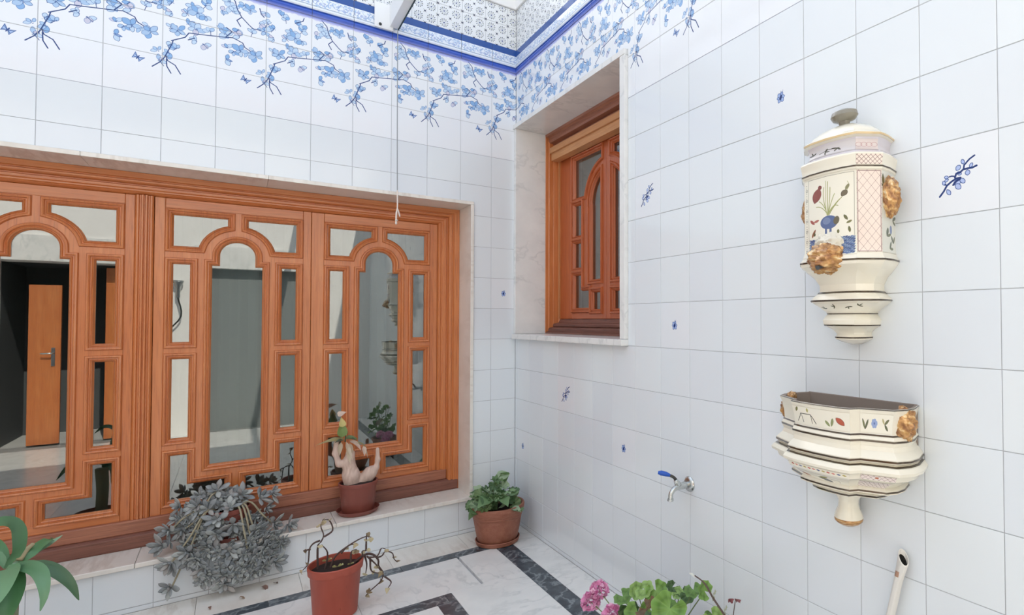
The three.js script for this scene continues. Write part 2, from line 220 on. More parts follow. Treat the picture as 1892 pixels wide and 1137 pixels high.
function tileGeo(w, h, uv, t = 0.006) {      // bevelled tile: front face, four chamfers, four sides; uv = [u0, v0, u1, v1]
  const key = [w, h, t, ...(uv ?? [])].map((q) => (+q).toFixed(4)).join();
  if (!tileCache.has(key)) {
    const b = 0.001, a = w / 2, c = h / 2, R = [[a, c, 0], [a, c, t - b], [a - b, c - b, t]], pos = [], UV = [], [u0, v0, u1, v1] = uv ?? [0, 0, 1, 1];
    const put = (x, y, z) => { pos.push(x, y, z); UV.push(u0 + (u1 - u0) * (x / w + 0.5), v0 + (v1 - v0) * (y / h + 0.5)); };
    const quad = (A, B, C, D) => { for (const q of [A, B, C, A, C, D]) put(...q); };
    const ring = ([x, y, z]) => [[-x, -y, z], [x, -y, z], [x, y, z], [-x, y, z]], r = R.map(ring);
    for (let k = 0; k < 2; k++) for (let i = 0; i < 4; i++) quad(r[k][i], r[k][(i + 1) % 4], r[k + 1][(i + 1) % 4], r[k + 1][i]);
    quad(...r[2]);
    tileCache.set(key, geo(pos, null, UV));
  }
  return tileCache.get(key);
}
// a tiled wall in its own axes: u to the right, y up, the room on +z
function tiledWall(name, label, u0, u1, lines, hole, desStart, motifs, singleFrom, singleTo, rotate, thick) {
  const g = structure(name, label); if (rotate) g.rotation.y = -Math.PI / 2;
  part('wall_body', flat(rect(u0 - (rotate ? 0.34 : 0), -0.16, u1 + (rotate ? 0 : 0), 3.5), thick - 0.002, -thick, [rect(hole[0] + 0.01, hole[1] + 0.008, hole[2] - 0.01, hole[3] - 0.008).reverse()]), M.grout, g);
  const J = 0.001, cols = [u0, ...lines.filter((x) => x > u0 + 0.01 && x < u1 - 0.01), u1], rest = [];
  const lay = (name2, a, b, c, d, m, uv, t) => { const ww = b - a - 2 * J, hh = d - c - 2 * J; if (ww < 0.004 || hh < 0.004) return; const G = tileGeo(ww, hh, uv, t ?? 0.006), x = (a + b) / 2, y = (c + d) / 2, tx = (rnd() - 0.5) * 0.006, ty = (rnd() - 0.5) * 0.006;
    if (a >= singleFrom && b <= singleTo) { const o = part(name2, G, m, g); o.position.set(x, y, -0.006); o.rotation.set(tx, ty, 0); } else rest.push([G, m, x, y]); };
  for (let i = 0; i < cols.length - 1; i++) {
    const a = cols[i], b = cols[i + 1];
    lay('skirting_tile', a, b, 0, Y0 - 0.002, M.tileB);
    for (let r = 0; r < 15; r++) {
      const c = Y0 + r * 0.2, d = c + 0.2, mt = motifs[Math.round((a + b) * 50) + ',' + r];
      const m = r >= 12 ? M.blossom : mt ? M[mt] : [M.tile, M.tileB, M.tileC, M.tile][Math.floor(rnd() * 4)], name2 = r >= 12 || mt ? 'painted_tile' : 'tile';
      const UV = (p, q, s, t) => r >= 12 ? [(p - desStart) / 0.4, (q - 2.424) / 0.6, (s - desStart) / 0.4, (t - 2.424) / 0.6] : [(p - a) / (b - a), (q - c) / 0.2, (s - a) / (b - a), (t - c) / 0.2];
      const [ha, hb, hc, hd] = hole, ox = a < hc && b > ha, oy = c < hd && d > hb;
      if (!(ox && oy)) { lay(name2, a, b, c, d, m, UV(a, c, b, d)); continue; }
      const L = ha - a, Rr = b - hc, D = hb - c, U = d - hd;
      if (L <= 0.004 && Rr <= 0.004) { if (D > 0.004) lay(name2, a, b, c, hb, m, UV(a, c, b, hb)); if (U > 0.004) lay(name2, a, b, hd, d, m, UV(a, hd, b, d)); continue; }
      if (D <= 0.004 && U <= 0.004) { if (L > 0.004) lay(name2, a, ha, c, d, m, UV(a, c, ha, d)); if (Rr > 0.004) lay(name2, hc, b, c, d, m, UV(hc, c, b, d)); continue; }
      // a tile notched round a corner of the opening
      const e = 0.0013, x0 = a + e, x1 = b - e, y0 = c + e, y1 = d - e; let P;
      if (Rr > 0.004 && U > 0.004) P = [V2(x0, hd + e), V2(hc + e, hd + e), V2(hc + e, y0), V2(x1, y0), V2(x1, y1), V2(x0, y1)];
      else if (Rr > 0.004) P = [V2(x0, y0), V2(x1, y0), V2(x1, y1), V2(hc + e, y1), V2(hc + e, hb - e), V2(x0, hb - e)];
      else if (U > 0.004) P = [V2(x0, y0), V2(ha - e, y0), V2(ha - e, hd + e), V2(x1, hd + e), V2(x1, y1), V2(x0, y1)];
      else P = [V2(x0, y0), V2(x1, y0), V2(x1, hb - e), V2(ha - e, hb - e), V2(ha - e, y1), V2(x0, y1)];
      const G = flat(P, 0.006, -0.006, [], 0.001), uvs = G.attributes.uv, ps = G.attributes.position;
      for (let k = 0; k < ps.count; k++) { const q = UV(ps.getX(k), ps.getY(k), 0, 0); uvs.setXY(k, q[0], q[1]); }
      part(name2, G, m, g);
    }
    // moulded border, navy strip and the ring-patterned frieze
    const prof = [[3.0245, 0], [3.0245, 0.003], [3.030, 0.008], [3.040, 0.0115], [3.050, 0.009], [3.0555, 0.004], [3.058, 0.010], [3.066, 0.0145], [3.074, 0.010], [3.077, 0.004], [3.080, 0.006], [3.132, 0.006], [3.1385, 0.003], [3.1385, 0]];
    const pos = [], idx = [], uv = []; let s = 0; const len = prof.map((p, k) => (k ? (s += Math.hypot(p[0] - prof[k - 1][0], p[1] - prof[k - 1][1])) : 0));
    for (const q of [a + J, b - J]) prof.forEach((p, k) => { pos.push(q, p[0], p[1]); uv.push((q - a) / 0.2, (p[0] - 3.0245) / 0.114); });
    for (let k = 0; k < prof.length - 1; k++) idx.push(k, k + prof.length, k + prof.length + 1, k, k + prof.length + 1, k + 1);
    const bg = toCreasedNormals(geo(pos, idx, uv), 0.5);
    if (a >= singleFrom) part('border_tile', bg, M.border, g); else rest.push([bg, M.border, 0, 0, 0.006]);
    lay('navy_tile', a, b, 3.1385, 3.182, M.navy, null, 0.009);
  }
  for (let k = 0, a = u0; a < u1 - 0.01; k++) { const b = Math.min(u1, u0 + (k + 1) * 0.15); lay('ring_pattern_tile', a, b, 3.182, 3.332, M.geom, [0, 0, (b - a) / 0.15, 1]); lay('ring_pattern_tile', a, b, 3.332, 3.456, M.geom, [0, 0, (b - a) / 0.15, 0.827]); a = b; }
  part('coping', boxAB(u0 - (rotate ? 0.36 : 0), 3.458, -thick - 0.02, u1, 3.60, 0.012, 0.006), M.plaster, g);
  const by = new Map(); for (const [G, m, x, y, z] of rest) { const c = (G.index ? G.toNonIndexed() : G.clone()).translate(x, y, z === undefined ? -0.006 : 0); by.set(m, [...(by.get(m) ?? []), c]); }
  for (const [m, list] of by) tag(part('far_tiles', mergeGeometries(list), m, g), null, null, null, 'stuff');
  return g;
}
const key = (c, r) => Math.round(c * 100) + ',' + r;
const linesL = [], linesR = []; for (let k = 0; k < 20; k++) linesL.unshift(-0.1666 - 0.2 * k); for (let k = 0; k < 25; k++) linesR.push(0.028 + 0.2 * k);
tiledWall('wall_back', 'white tiled courtyard wall that holds the wide wooden window', -3.66, 0, linesL, [-3.405, 0.203, -0.283, 2.112], -1.7666, { [key(-0.0833, 7)]: 'fly' }, -3.0, 9, false, 0.34);
const mr = {}; for (const [z, y, m] of [[2.324, 2.126, 'fly'], [1.528, 1.923, 'sprig'], [2.934, 1.725, 'sprig'], [1.723, 1.326, 'fly'], [0.732, 0.922, 'sprig'], [1.331, 0.726, 'fly'], [0.137, 0.529, 'fly'], [2.304, 0.90, 'fly']]) { const i = Math.floor((z - 0.028) / 0.2), r = Math.floor((y - Y0) / 0.2); mr[key(0.028 + (i + 0.5) * 0.2, r)] = m; }
tiledWall('wall_right', 'white tiled courtyard wall with the ceramic fountain and the tall niche window', 0, 4.6, linesR, [-0.001, 1.222, 1.368, 2.668], 0.228 - 0.4, mr, -1, 3.45, true, 0.5);
// ------------------------------------------------------------ floor: marble slabs and dark inlaid bands
{
  const g = structure('floor', 'white marble courtyard floor with dark grey inlaid bands');
  part('floor_bed', boxAB(-3.9, -0.16, -0.3, 0.3, -0.012, 4.9, 0), M.grout, g);
  const slab = (name, x0, z0, x1, z1, m, grain) => { const e = 0.0006; part(name, boxUV(boxAB(x0 + e, -0.02, z0 + e, x1 - e, 0, z1 - e, 0.001), grain ?? 'x'), m, g); };
  const run = (name, a0, a1, step, f) => { for (let a = a0; a < a1 - 0.02; a += step) f(a, Math.min(a1, a + step)); };
  const X = [-3.66, -0.258, -0.157, 0], Z = [0, 0.258, 0.337];
  run('', -3.66, -0.157, 0.41, (a, b) => slab('marble_slab', a, 0, b, 0.258, M.warmMarble));
  run('', 0, 4.6, 0.46, (a, b) => slab('marble_slab', -0.157, a, 0, b, M.marble, 'z'));
  run('', -3.66, -0.157, 0.58, (a, b) => slab('inlaid_band', a, 0.258, Math.min(b, -0.157), 0.337, M.darkMarble));
  run('', 0.337, 4.6, 0.5, (a, b) => slab('inlaid_band', -0.258, a, -0.157, b, M.darkMarble, 'z'));
  run('', -3.66, -0.468, 0.53, (a, b) => slab('marble_slab', a, 0.337, Math.min(b, -0.468), 0.735, M.marble));
  slab('marble_slab', -0.468, 0.337, -0.258, 0.735, M.marble);
  run('', 0.735, 4.6, 0.55, (a, b) => slab('marble_slab', -0.628, a, -0.258, b, M.marble, 'z'));
  run('', -3.66, -0.628, 0.6, (a, b) => slab('inlaid_band', a, 0.735, Math.min(b, -0.628), 0.826, M.darkMarble));
  run('', 0.826, 4.6, 0.5, (a, b) => slab('inlaid_band', -0.716, a, -0.628, b, M.darkMarble, 'z'));
  run('', -3.66, -0.716, 0.6, (a, b) => run('', 0.826, 4.6, 0.6, (c, d) => slab('marble_slab', a, c, Math.min(b, -0.716), d, M.marble)));
}
// ------------------------------------------------------------ windows
const arc = (cx, cy, r, a0, a1, n) => Array.from({ length: n + 1 }, (_, i) => V2(cx + r * Math.cos(a0 + (a1 - a0) * i / n), cy + r * Math.sin(a0 + (a1 - a0) * i / n)));
const mirror = (p) => p.map((q) => V2(-q.x, q.y)).reverse();
const BEAD = [[-0.007, -0.020], [-0.007, -0.012], [-0.004, -0.009], [-0.001, 0.002], [0.003, 0.005], [0.006, 0.001], [0.010, 0.0], [0.0125, 0.0095], [0.017, 0.0125], [0.0215, 0.0105], [0.0245, 0.004], [0.0255, -0.001]];
const DARKHOLE = M.glass;
// panes are counter-clockwise outlines in the sash's own axes; the sash runs from x0 to x1, y0 to y1, front face on z = 0
function sash(name, parent, panes, x0, x1, y0, y1, sl, sr, rt, rb, W = M.wood) {
  const s = new THREE.Group(); s.name = name; parent.add(s); s.userData.n_ = {};
  const t = 0.04, put = (n, g, m) => part(n, g, m, s);
  put('stile', boxUV(boxAB(x0, y0, -t, x0 + sl, y1, 0), 'y'), W); put('stile', boxUV(boxAB(x1 - sr, y0, -t, x1, y1, 0), 'y'), W);
  put('rail', boxUV(boxAB(x0 + sl, y1 - rt, -t, x1 - sr, y1, -0.0006), 'x'), W); put('rail', boxUV(boxAB(x0 + sl, y0, -t, x1 - sr, y0 + rb, -0.0006), 'x'), W);
  put('fretwork', boxUV(flat(rect(x0 + sl, y0 + rb, x1 - sr, y1 - rt), t - 0.001, -t, panes.map((p) => p.slice().reverse())), 'y'), W);
  for (const p of panes) { put('moulding', boxUV(sweepLoop(p, BEAD), 'y'), W); const gp = flat(p, 0.004, -0.022); put('pane', gp, M.glass); }
  return s;
}
function framePieces(parent, inner, outer, prof, mats, names) {   // four mitred pieces between two rectangles [x0,y0,x1,y1]
  const cor = (r) => [[r[0], r[1]], [r[2], r[1]], [r[2], r[3]], [r[0], r[3]]], A = cor(inner), B = cor(outer);
  for (let k = 0; k < 4; k++) {
    const pos = [], idx = [], m = prof.length;
    for (const c of [k, (k + 1) % 4]) for (const [t, z] of prof) pos.push(A[c][0] + (B[c][0] - A[c][0]) * t, A[c][1] + (B[c][1] - A[c][1]) * t, z);
    for (let j = 0; j < m - 1; j++) idx.push(j, j + 1, m + j + 1, j, m + j + 1, m + j);
    let g = toCreasedNormals(geo(pos, idx), 0.35);
    const p = g.attributes.position, n = g.attributes.normal; let up = 0; for (let i = 0; i < n.count; i++) up += n.getZ(i);
    if (up < 0) { for (let i = 0; i < p.count; i += 3) for (const at of [p, n]) { const a = [at.getX(i), at.getY(i), at.getZ(i)]; at.setXYZ(i, at.getX(i + 1), at.getY(i + 1), at.getZ(i + 1)); at.setXYZ(i + 1, ...a); } for (let i = 0; i < n.count; i++) n.setXYZ(i, -n.getX(i), -n.getY(i), -n.getZ(i)); }
    part(names[k], boxUV(g, k % 2 ? 'y' : 'x'), mats[k], parent);
  }
}
function sidePanes(q) {      // right-hand half of the design; mirrored for the left
  return [rect(q.xi, q.r1[0], q.xo, q.r1[1]), rect(q.xi, q.r2[0], q.xo, q.r2[1]),
    [V2(q.xf, q.L[2]), V2(q.xo, q.L[2]), V2(q.xo, q.L[0]), V2(q.xi, q.L[0]), V2(q.xi, q.L[1]), V2(q.xf, q.L[1])],
    [...arc(0, q.cy, q.R, Math.asin((q.t[0] - q.cy) / q.R), Math.acos(q.xf / q.R), 10).reverse().reverse(), V2(q.xf, q.t[1]), V2(q.xo, q.t[1]), V2(q.xo, q.t[0])].reverse()];
}
const ccw = (p) => (THREE.ShapeUtils.isClockWise(p) ? p.slice().reverse() : p);
const FRAME = [[0, -0.06], [0, -0.002], [0.05, 0.012], [0.1, 0.018], [0.16, 0.013], [0.22, 0.013], [0.27, 0.02], [0.38, 0.02], [0.42, 0.013], [0.46, 0.013], [0.5, 0.034], [0.55, 0.04], [0.62, 0.04], [0.66, 0.033], [0.70, 0.033], [0.74, 0.041], [1, 0.041], [1, -0.06]];
{
  const g = structure('window_1', 'wide varnished wooden window of arched sashes in a marble surround');
  const w = new THREE.Group(); g.position.set(0, 0, 0);
  const R = new THREE.Group();
  // marble surround: reveal slabs and sill
  part('marble_jamb', boxUV(boxAB(-0.303, 0.229, -0.30, -0.283, 2.09, 0.012, 0.002), 'y'), M.warmMarble, g);
  part('marble_jamb', boxUV(boxAB(-3.405, 0.229, -0.30, -3.385, 2.09, 0.012, 0.002), 'y'), M.warmMarble, g);
  for (const [a, b] of [[-3.405, -2.72], [-2.72, -2.03], [-2.03, -1.35], [-1.35, -0.283]]) part('marble_lintel', boxUV(boxAB(a + 0.0004, 2.09, -0.30, b - 0.0004, 2.111, 0.013, 0.002), 'x'), M.warmMarble, g);
  for (const [a, b] of [[-3.405, -2.42], [-2.42, -1.83], [-1.83, -1.03], [-1.03, -0.283]]) part('marble_sill', boxUV(boxAB(a + 0.0005, 0.206, -0.30, b - 0.0005, 0.229, 0.022, 0.004), 'x'), M.warmMarble, g);
  const ZF = -0.255, fr = new THREE.Group(); fr.name = 'frame'; fr.position.z = ZF; g.add(fr); fr.userData.n_ = {};
  framePieces(fr, [-3.252, 0.362, -0.433, 1.985], [-3.384, 0.23, -0.304, 2.089], FRAME, [M.weathered, M.wood, M.wood, M.wood], ['bottom_rail', 'jamb', 'head_rail', 'jamb']);
  part('sill_board', boxUV(boxAB(-3.31, 0.299, -0.05, -0.375, 0.364, 0.0225, 0.006), 'x'), M.sillwood, fr); part('sill_board', boxUV(boxAB(-3.383, 0.2305, -0.05, -0.305, 0.294, 0.0435, 0.008), 'x'), M.weathered, fr);
  const mp = [[-0.0345, -0.05], [0.0345, -0.05], [0.0345, 0.004], [0.028, 0.012], [0.022, 0.012], [0.018, 0.006], [0.014, 0.006], [0.010, 0.018], [0.004, 0.018], [0.001, 0.010], [-0.001, 0.010], [-0.004, 0.018], [-0.010, 0.018], [-0.014, 0.006], [-0.018, 0.006], [-0.022, 0.012], [-0.028, 0.012], [-0.0345, 0.004]];
  part('mullion', boxUV(drawn(mp, 0.364, 1.984, (a, b, s) => [a - 1.842, s, b + ZF]), 'y'), M.wood, g);
  const q = { xi: 0.19, xo: 0.27, r1: [1.232, 1.652], r2: [0.735, 1.157], L: [0.66, 0.505, 0.42], xf: 0.038, cy: 1.70, R: 0.162, t: [1.733, 1.907] };
  const right = sidePanes(q).map(ccw), left = right.map(mirror).map(ccw);
  const center = ccw([V2(-0.115, 0.58), V2(0.115, 0.58), V2(0.115, 1.652), V2(0.083, 1.652), ...arc(0, 1.70, 0.083, 0, Math.PI, 18), V2(-0.083, 1.652), V2(-0.115, 1.652)]);
  const all = [...right, ...left, center];
  const place = (cx, x0, x1) => { const s = sash('sash', g, all, x0 - cx, x1 - cx, 0.363, 1.984, cx - x0 - 0.295, x1 - cx - 0.295, 0.05, 0.04); s.position.set(cx, 0, ZF); return s; };
  place(-1.470, -1.806, -1.1355); place(-0.776, -1.134, -0.434);
  const s1 = place(-2.208, -2.562, -1.877); s1.name = 'sash_002'; g.children.filter((c) => c.name === 'sash').forEach((c, i) => { if (i) c.name = 'sash_001'; });
  const s0 = place(-2.902, -3.251, -2.564); s0.name = 'sash_003';
}
{
  const g = structure('window_2', 'tall narrow wooden window set deep in a marble niche above the sill');
  g.rotation.y = -Math.PI / 2;      // x runs along world z, the room is on +z
  part('marble_jamb', boxUV(boxAB(1.323, 1.256, -0.21, 1.367, 2.638, 0.02, 0.002), 'y'), M.marble, g);
  part('marble_jamb', boxUV(boxAB(0.002, 1.256, -0.205, 0.032, 2.638, 0.014, 0.002), 'y'), M.marble, g);
  part('marble_lintel', boxUV(boxAB(0.002, 2.638, -0.205, 1.367, 2.667, 0.022, 0.002), 'x'), M.marble, g);
  part('marble_sill', boxUV(boxAB(0.03, 1.223, -0.21, 1.368, 1.255, 0.04, 0.004), 'x'), M.marble, g);
  const ZS = -0.30;
  const fr = new THREE.Group(); fr.name = 'frame'; g.add(fr); fr.userData.n_ = {};
  // deep stepped frame between the marble and the sashes
  const FR2 = [[0, ZS - 0.03], [0, ZS + 0.004], [0.25, ZS + 0.012], [0.3, ZS + 0.045], [0.36, ZS + 0.05], [0.5, ZS + 0.05], [0.55, ZS + 0.042], [0.6, ZS + 0.075], [0.68, ZS + 0.08], [0.85, ZS + 0.08], [0.9, ZS + 0.097], [1, ZS + 0.1], [1, ZS - 0.03]];
  framePieces(fr, [0.066, 1.352, 1.29, 2.50], [0.033, 1.256, 1.322, 2.637], FR2, [M.weathered, M.wood, M.sillwood, M.wood], ['bottom_rail', 'jamb', 'head_rail', 'jamb']);
  part('bounce_lit_step', boxUV(boxAB(0.066, 2.452, ZS + 0.012, 1.29, 2.505, ZS + 0.072, 0.003), 'x'), M.palewood, fr); part('bounce_lit_step', boxUV(boxAB(0.066, 2.50, ZS + 0.012, 1.29, 2.54, ZS + 0.086, 0.003), 'x'), M.palewood, fr);  // underside of the frame head; bounced light is painted in as paler wood
  part('groove_strip', boxUV(boxAB(0.060, 1.36, ZS + 0.006, 0.0665, 2.49, ZS + 0.014, 0.001), 'y'), M.palewood, fr);
  const H = { xi: 0.315, xo: 0.425, r1: [1.905, 2.12], r2: [1.69, 1.865], L: [1.65, 1.545, 1.42], xf: 0.212, cy: 2.09, R: 0.285 };
  const half = [rect(H.xi, H.r1[0], H.xo, H.r1[1]), rect(H.xi, H.r2[0], H.xo, H.r2[1]), [V2(H.xf, 1.42), V2(H.xo, 1.42), V2(H.xo, 1.65), V2(H.xi, 1.65), V2(H.xi, 1.545), V2(H.xf, 1.545)], rect(0.07, 1.41, 0.18, 1.53),
    [...arc(0, H.cy, H.R, Math.asin((2.16 - H.cy) / H.R), Math.acos(0.06 / H.R), 12), V2(0.06, 2.43), V2(H.xo, 2.43), V2(H.xo, 2.16)],
    [V2(0.07, 1.60), V2(0.2, 1.60), V2(0.2, 2.09), ...arc(0, H.cy, 0.205, 0.0, Math.acos(0.07 / 0.205), 12)]].map(ccw);
  const lh = half.map(mirror).map(ccw);
  const a = sash('sash', g, lh, -0.612, -0.0015, 1.354, 2.498, 0.16, 0.045, 0.05, 0.04, M.rosewood), b = sash('sash_001', g, half, 0.0015, 0.608, 1.354, 2.498, 0.045, 0.16, 0.05, 0.04, M.rosewood);
  a.position.set(0.680, 0, ZS); b.position.set(0.680, 0, ZS);
}
// rooms behind the windows, the rest of the courtyard behind the camera
{
  const g = structure('wall_interior', 'dim rooms behind the windows');
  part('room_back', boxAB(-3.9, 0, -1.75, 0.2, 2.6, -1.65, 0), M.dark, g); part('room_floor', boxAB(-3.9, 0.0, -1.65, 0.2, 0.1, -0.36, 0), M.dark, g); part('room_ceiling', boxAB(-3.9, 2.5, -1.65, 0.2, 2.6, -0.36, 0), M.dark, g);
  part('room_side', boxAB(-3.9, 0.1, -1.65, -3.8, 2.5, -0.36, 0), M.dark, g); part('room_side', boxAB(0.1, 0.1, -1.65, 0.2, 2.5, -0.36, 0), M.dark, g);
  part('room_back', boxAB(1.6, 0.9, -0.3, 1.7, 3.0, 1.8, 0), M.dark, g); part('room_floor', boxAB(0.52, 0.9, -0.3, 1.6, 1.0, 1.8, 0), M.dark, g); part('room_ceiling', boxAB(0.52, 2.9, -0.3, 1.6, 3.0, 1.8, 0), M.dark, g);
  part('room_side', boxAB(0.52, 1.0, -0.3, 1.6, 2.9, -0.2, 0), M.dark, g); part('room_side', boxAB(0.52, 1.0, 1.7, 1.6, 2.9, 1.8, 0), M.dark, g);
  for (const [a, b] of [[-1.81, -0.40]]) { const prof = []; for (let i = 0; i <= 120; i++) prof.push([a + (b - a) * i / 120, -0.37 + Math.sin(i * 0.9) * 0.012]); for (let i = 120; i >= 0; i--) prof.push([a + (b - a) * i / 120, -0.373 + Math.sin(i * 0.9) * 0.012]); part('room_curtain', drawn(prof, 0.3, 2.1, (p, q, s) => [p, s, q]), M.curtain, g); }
}
{
  const g = structure('wall_front', 'sunlit white wall opposite the window with two marble-framed openings');
  const Z = 4.6;
  part('wall_body', flat(rect(-3.66, 0, 0, 3.72), 0.3, Z, [rect(-3.42, 0, -2.12, 1.985).reverse(), rect(-1.84, 0, -0.72, 1.985).reverse()]), M.plaster, g);
  for (const [a, b] of [[-3.44, -2.10], [-1.86, -0.70]]) { part('marble_lintel', boxUV(boxAB(a, 1.985, Z - 0.02, b, 2.26, Z - 0.001), 'x'), M.marble, g); }
  part('eave', boxAB(-3.66, 3.72, Z - 0.28, 0.0, 3.80, Z + 0.3, 0.006), M.plaster, g);
  for (let i = 0; i < 24; i++) { const c = new THREE.CylinderGeometry(0.075, 0.075, 0.6, 10, 1, false).rotateX(Math.PI / 2).translate(-3.58 + i * 0.152, 3.82, Z - 0.02); part('roof_tile', c, M.clay, g); }
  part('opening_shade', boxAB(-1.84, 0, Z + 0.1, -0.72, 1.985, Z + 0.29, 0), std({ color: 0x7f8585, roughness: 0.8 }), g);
  part('opening_room', boxAB(-3.5, 0, Z + 1.2, -2.05, 2.1, Z + 1.3, 0), M.dark, g); part('opening_room', boxAB(-3.5, 0, Z + 0.3, -3.42, 2.1, Z + 1.3, 0), M.dark, g); part('opening_room', boxAB(-2.12, 0, Z + 0.3, -2.04, 2.1, Z + 1.3, 0), M.dark, g); part('opening_room', boxAB(-3.5, 1.99, Z + 0.3, -2.04, 2.1, Z + 1.3, 0), M.dark, g); part('opening_room', boxAB(-3.5, -0.1, Z, -0.7, 0, Z + 1.3, 0), M.marble, g);
  const wl = structure('wall_left', 'plain white side wall of the courtyard'); part('wall_body', boxAB(-3.96, 0, -0.34, -3.66, 3.6, 4.9, 0), M.plaster, wl);
  const d = thing('wooden_door', -3.2, 0, Z + 0.2, 'brown wooden glazed door standing open in the opening opposite the window', 'door');
  part('door_leaf', boxUV(boxAB(0, 0.02, -0.02, 0.24, 1.74, 0.02, 0.004), 'y'), M.wood, d); const ro = part('door_handle', mergeGeometries([boxAB(0.17, 0.86, -0.028, 0.2, 1.06, -0.02, 0.002).toNonIndexed(), tube([[0.185, 1.0, -0.025], [0.185, 1.0, -0.07], [0.1, 1.0, -0.075]], 0.008).toNonIndexed()]), M.chrome, d);
  const d2 = thing('wooden_door', -2.62, 0, Z + 0.2, 'second wooden glazed door leaf beside the white pillar opposite the window', 'door');
  part('door_leaf', boxUV(flat(rect(0, 0.02, 0.44, 1.95), 0.04, -0.02, [rect(0.1, 1.1, 0.34, 1.85).reverse(), rect(0.1, 0.4, 0.34, 1.0).reverse()]), 'y'), M.wood, d2); part('pane', boxAB(0.1, 0.4, 0, 0.34, 1.85, 0.004, 0), M.glass, d2);
  const sh = thing('shower_hose', -2.0, 1.0, Z - 0.06, 'grey hand shower hose hanging on the white pillar opposite the window', 'shower hose');
  part('hose', tube([[0, 0.62, 0], [0.03, 0.4, -0.01], [-0.09, 0.2, 0], [-0.05, 0.05, 0], [0.04, 0.06, 0]], 0.009), M.darkMetal, sh); part('shower_head', lathe([[0, 0], [0.02, 0.0], [0.022, 0.12], [0.05, 0.18], [0.05, 0.2], [0, 0.2]], 16).translate(0, 0.62, 0), M.chrome, sh);
}
// ------------------------------------------------------------ roof rail, pull cord
{
  const t = thing('roof_rail', -0.76, 3.06, 0, 'white metal roof rail running out from the wall above the cord', 'rail');
  part('rail_beam', box(0.05, 0.13, 4.6, 0, 0.085, 2.32, 0.003), M.alu, t); part('rail_seal', box(0.006, 0.006, 4.6, 0.022, 0.018, 2.32, 0.001), M.rubber, t);
  const pl = part('bracket_plate', box(0.10, 0.15, 0.006, -0.055, 0.075, 0.019, 0.002), M.alu, t);
  part('screw', new THREE.CylinderGeometry(0.008, 0.008, 0.006, 12).rotateX(Math.PI / 2).translate(-0.075, 0.02, 0.024), M.darkMetal, pl);
  const c = thing('pull_cord', -0.745, 1.905, 0.06, 'thin grey pull cord hanging in front of the big window with frayed pale ends', 'cord');
  part('cord_line', tube([[-0.004, 1.15, 0], [-0.003, 0.6, 0], [0, 0.2, 0]], 0.0026, 6, 3), M.cord, c);
  part('cord_tail', tube([[0, 0.205, 0], [0.001, 0.1, 0.002], [-0.004, 0.07, 0.002], [-0.005, 0.012, 0]], [0.0042, 0.004, 0.005, 0.0045], 6, 3), M.cordEnd, c);
  part('cord_tail', tube([[0.001, 0.1, 0.002], [0.008, 0.075, 0.004], [0.014, 0.052, 0.003]], [0.003, 0.004, 0.0045], 6, 3), M.cordEnd, c);
  part('cord_knot', new THREE.SphereGeometry(0.008, 10, 8).scale(0.8, 1.1, 0.8).translate(-0.005, 0.012, 0), M.cordEnd, c);
  part('cord_knot', new THREE.TorusGeometry(0.006, 0.003, 6, 10).rotateX(1.2).translate(-0.003, 0.028, 0), M.cordEnd, c);
}
// ------------------------------------------------------------ ceramic wall fountain
const glaze = (o) => phy({ roughness: 0.16, clearcoat: 0.5, clearcoatRoughness: 0.08, ...o });
const CER = glaze({ color: 0xf0ead8 }), CERL = glaze({ color: 0xdad4da }), LINE = glaze({ color: 0x4d4030, metalness: 0.35 }), GREY = glaze({ color: 0x8c8778 }), CLAYIN = std({ color: 0x8b7f76, roughness: 0.9 });
const goldNoise = dataTex(128, 128, (u, v) => { const a = tfbm(u, v, 10, 10, 3.1, 4); return mix(mix([138, 90, 50], [232, 184, 112], Math.min(1, Math.max(0, 0.5 + a * 2.6))), [247, 238, 216], Math.min(1, Math.max(0, a * 4 - 0.3))); });
const GOLD = phy({ map: goldNoise, metalness: 0.35, roughness: 0.26, clearcoat: 0.5 });
function paint(w, h, draw, base = '#f1ecdb') { const t = canvasTex(w, h, (x) => { x.fillStyle = base; x.fillRect(0, 0, w, h); x.lineCap = x.lineJoin = 'round'; draw(x, w, h); }); return glaze({ map: t }); }
const stroke = (x, p, lw, col) => { x.lineWidth = lw; x.strokeStyle = col; x.beginPath(); p.forEach(([a, b], i) => (i ? x.lineTo(a, b) : x.moveTo(a, b))); x.stroke(); };
const curve = (x, a, b, c, lw, col) => { x.lineWidth = lw; x.strokeStyle = col; x.beginPath(); x.moveTo(...a); x.quadraticCurveTo(...b, ...c); x.stroke(); };
const leafOn = (x, a, b, l, w, ang, fill, line) => { x.lineWidth = 2; petal(x, a, b, l, w, ang, fill, line ?? fill); };
const lattice = (x, w, h, step) => { x.lineWidth = 2.2; x.strokeStyle = '#7a5a58'; for (let k = -h; k < w + h; k += step) { x.beginPath(); x.moveTo(k, 0); x.lineTo(k + h * 0.75, h); x.stroke(); x.beginPath(); x.moveTo(k, h); x.lineTo(k + h * 0.75, 0); x.stroke(); } };
const twigs = (x, w, h, n, cols, sd0) => { let sd = sd0; const r = () => (sd = (sd * 16807) % 2147483647) / 2147483647; for (let i = 0; i < n; i++) { const a = w * (0.1 + 0.8 * (i + r() * 0.5) / n), b = h * (0.3 + 0.4 * r()), an = r() * 6.28; for (let k = 0; k < 3; k++) leafOn(x, a, b, 0.3 * h, 0.06 * h, an + k * 1.2, cols[(i + k) % cols.length], '#3a3c30'); } };
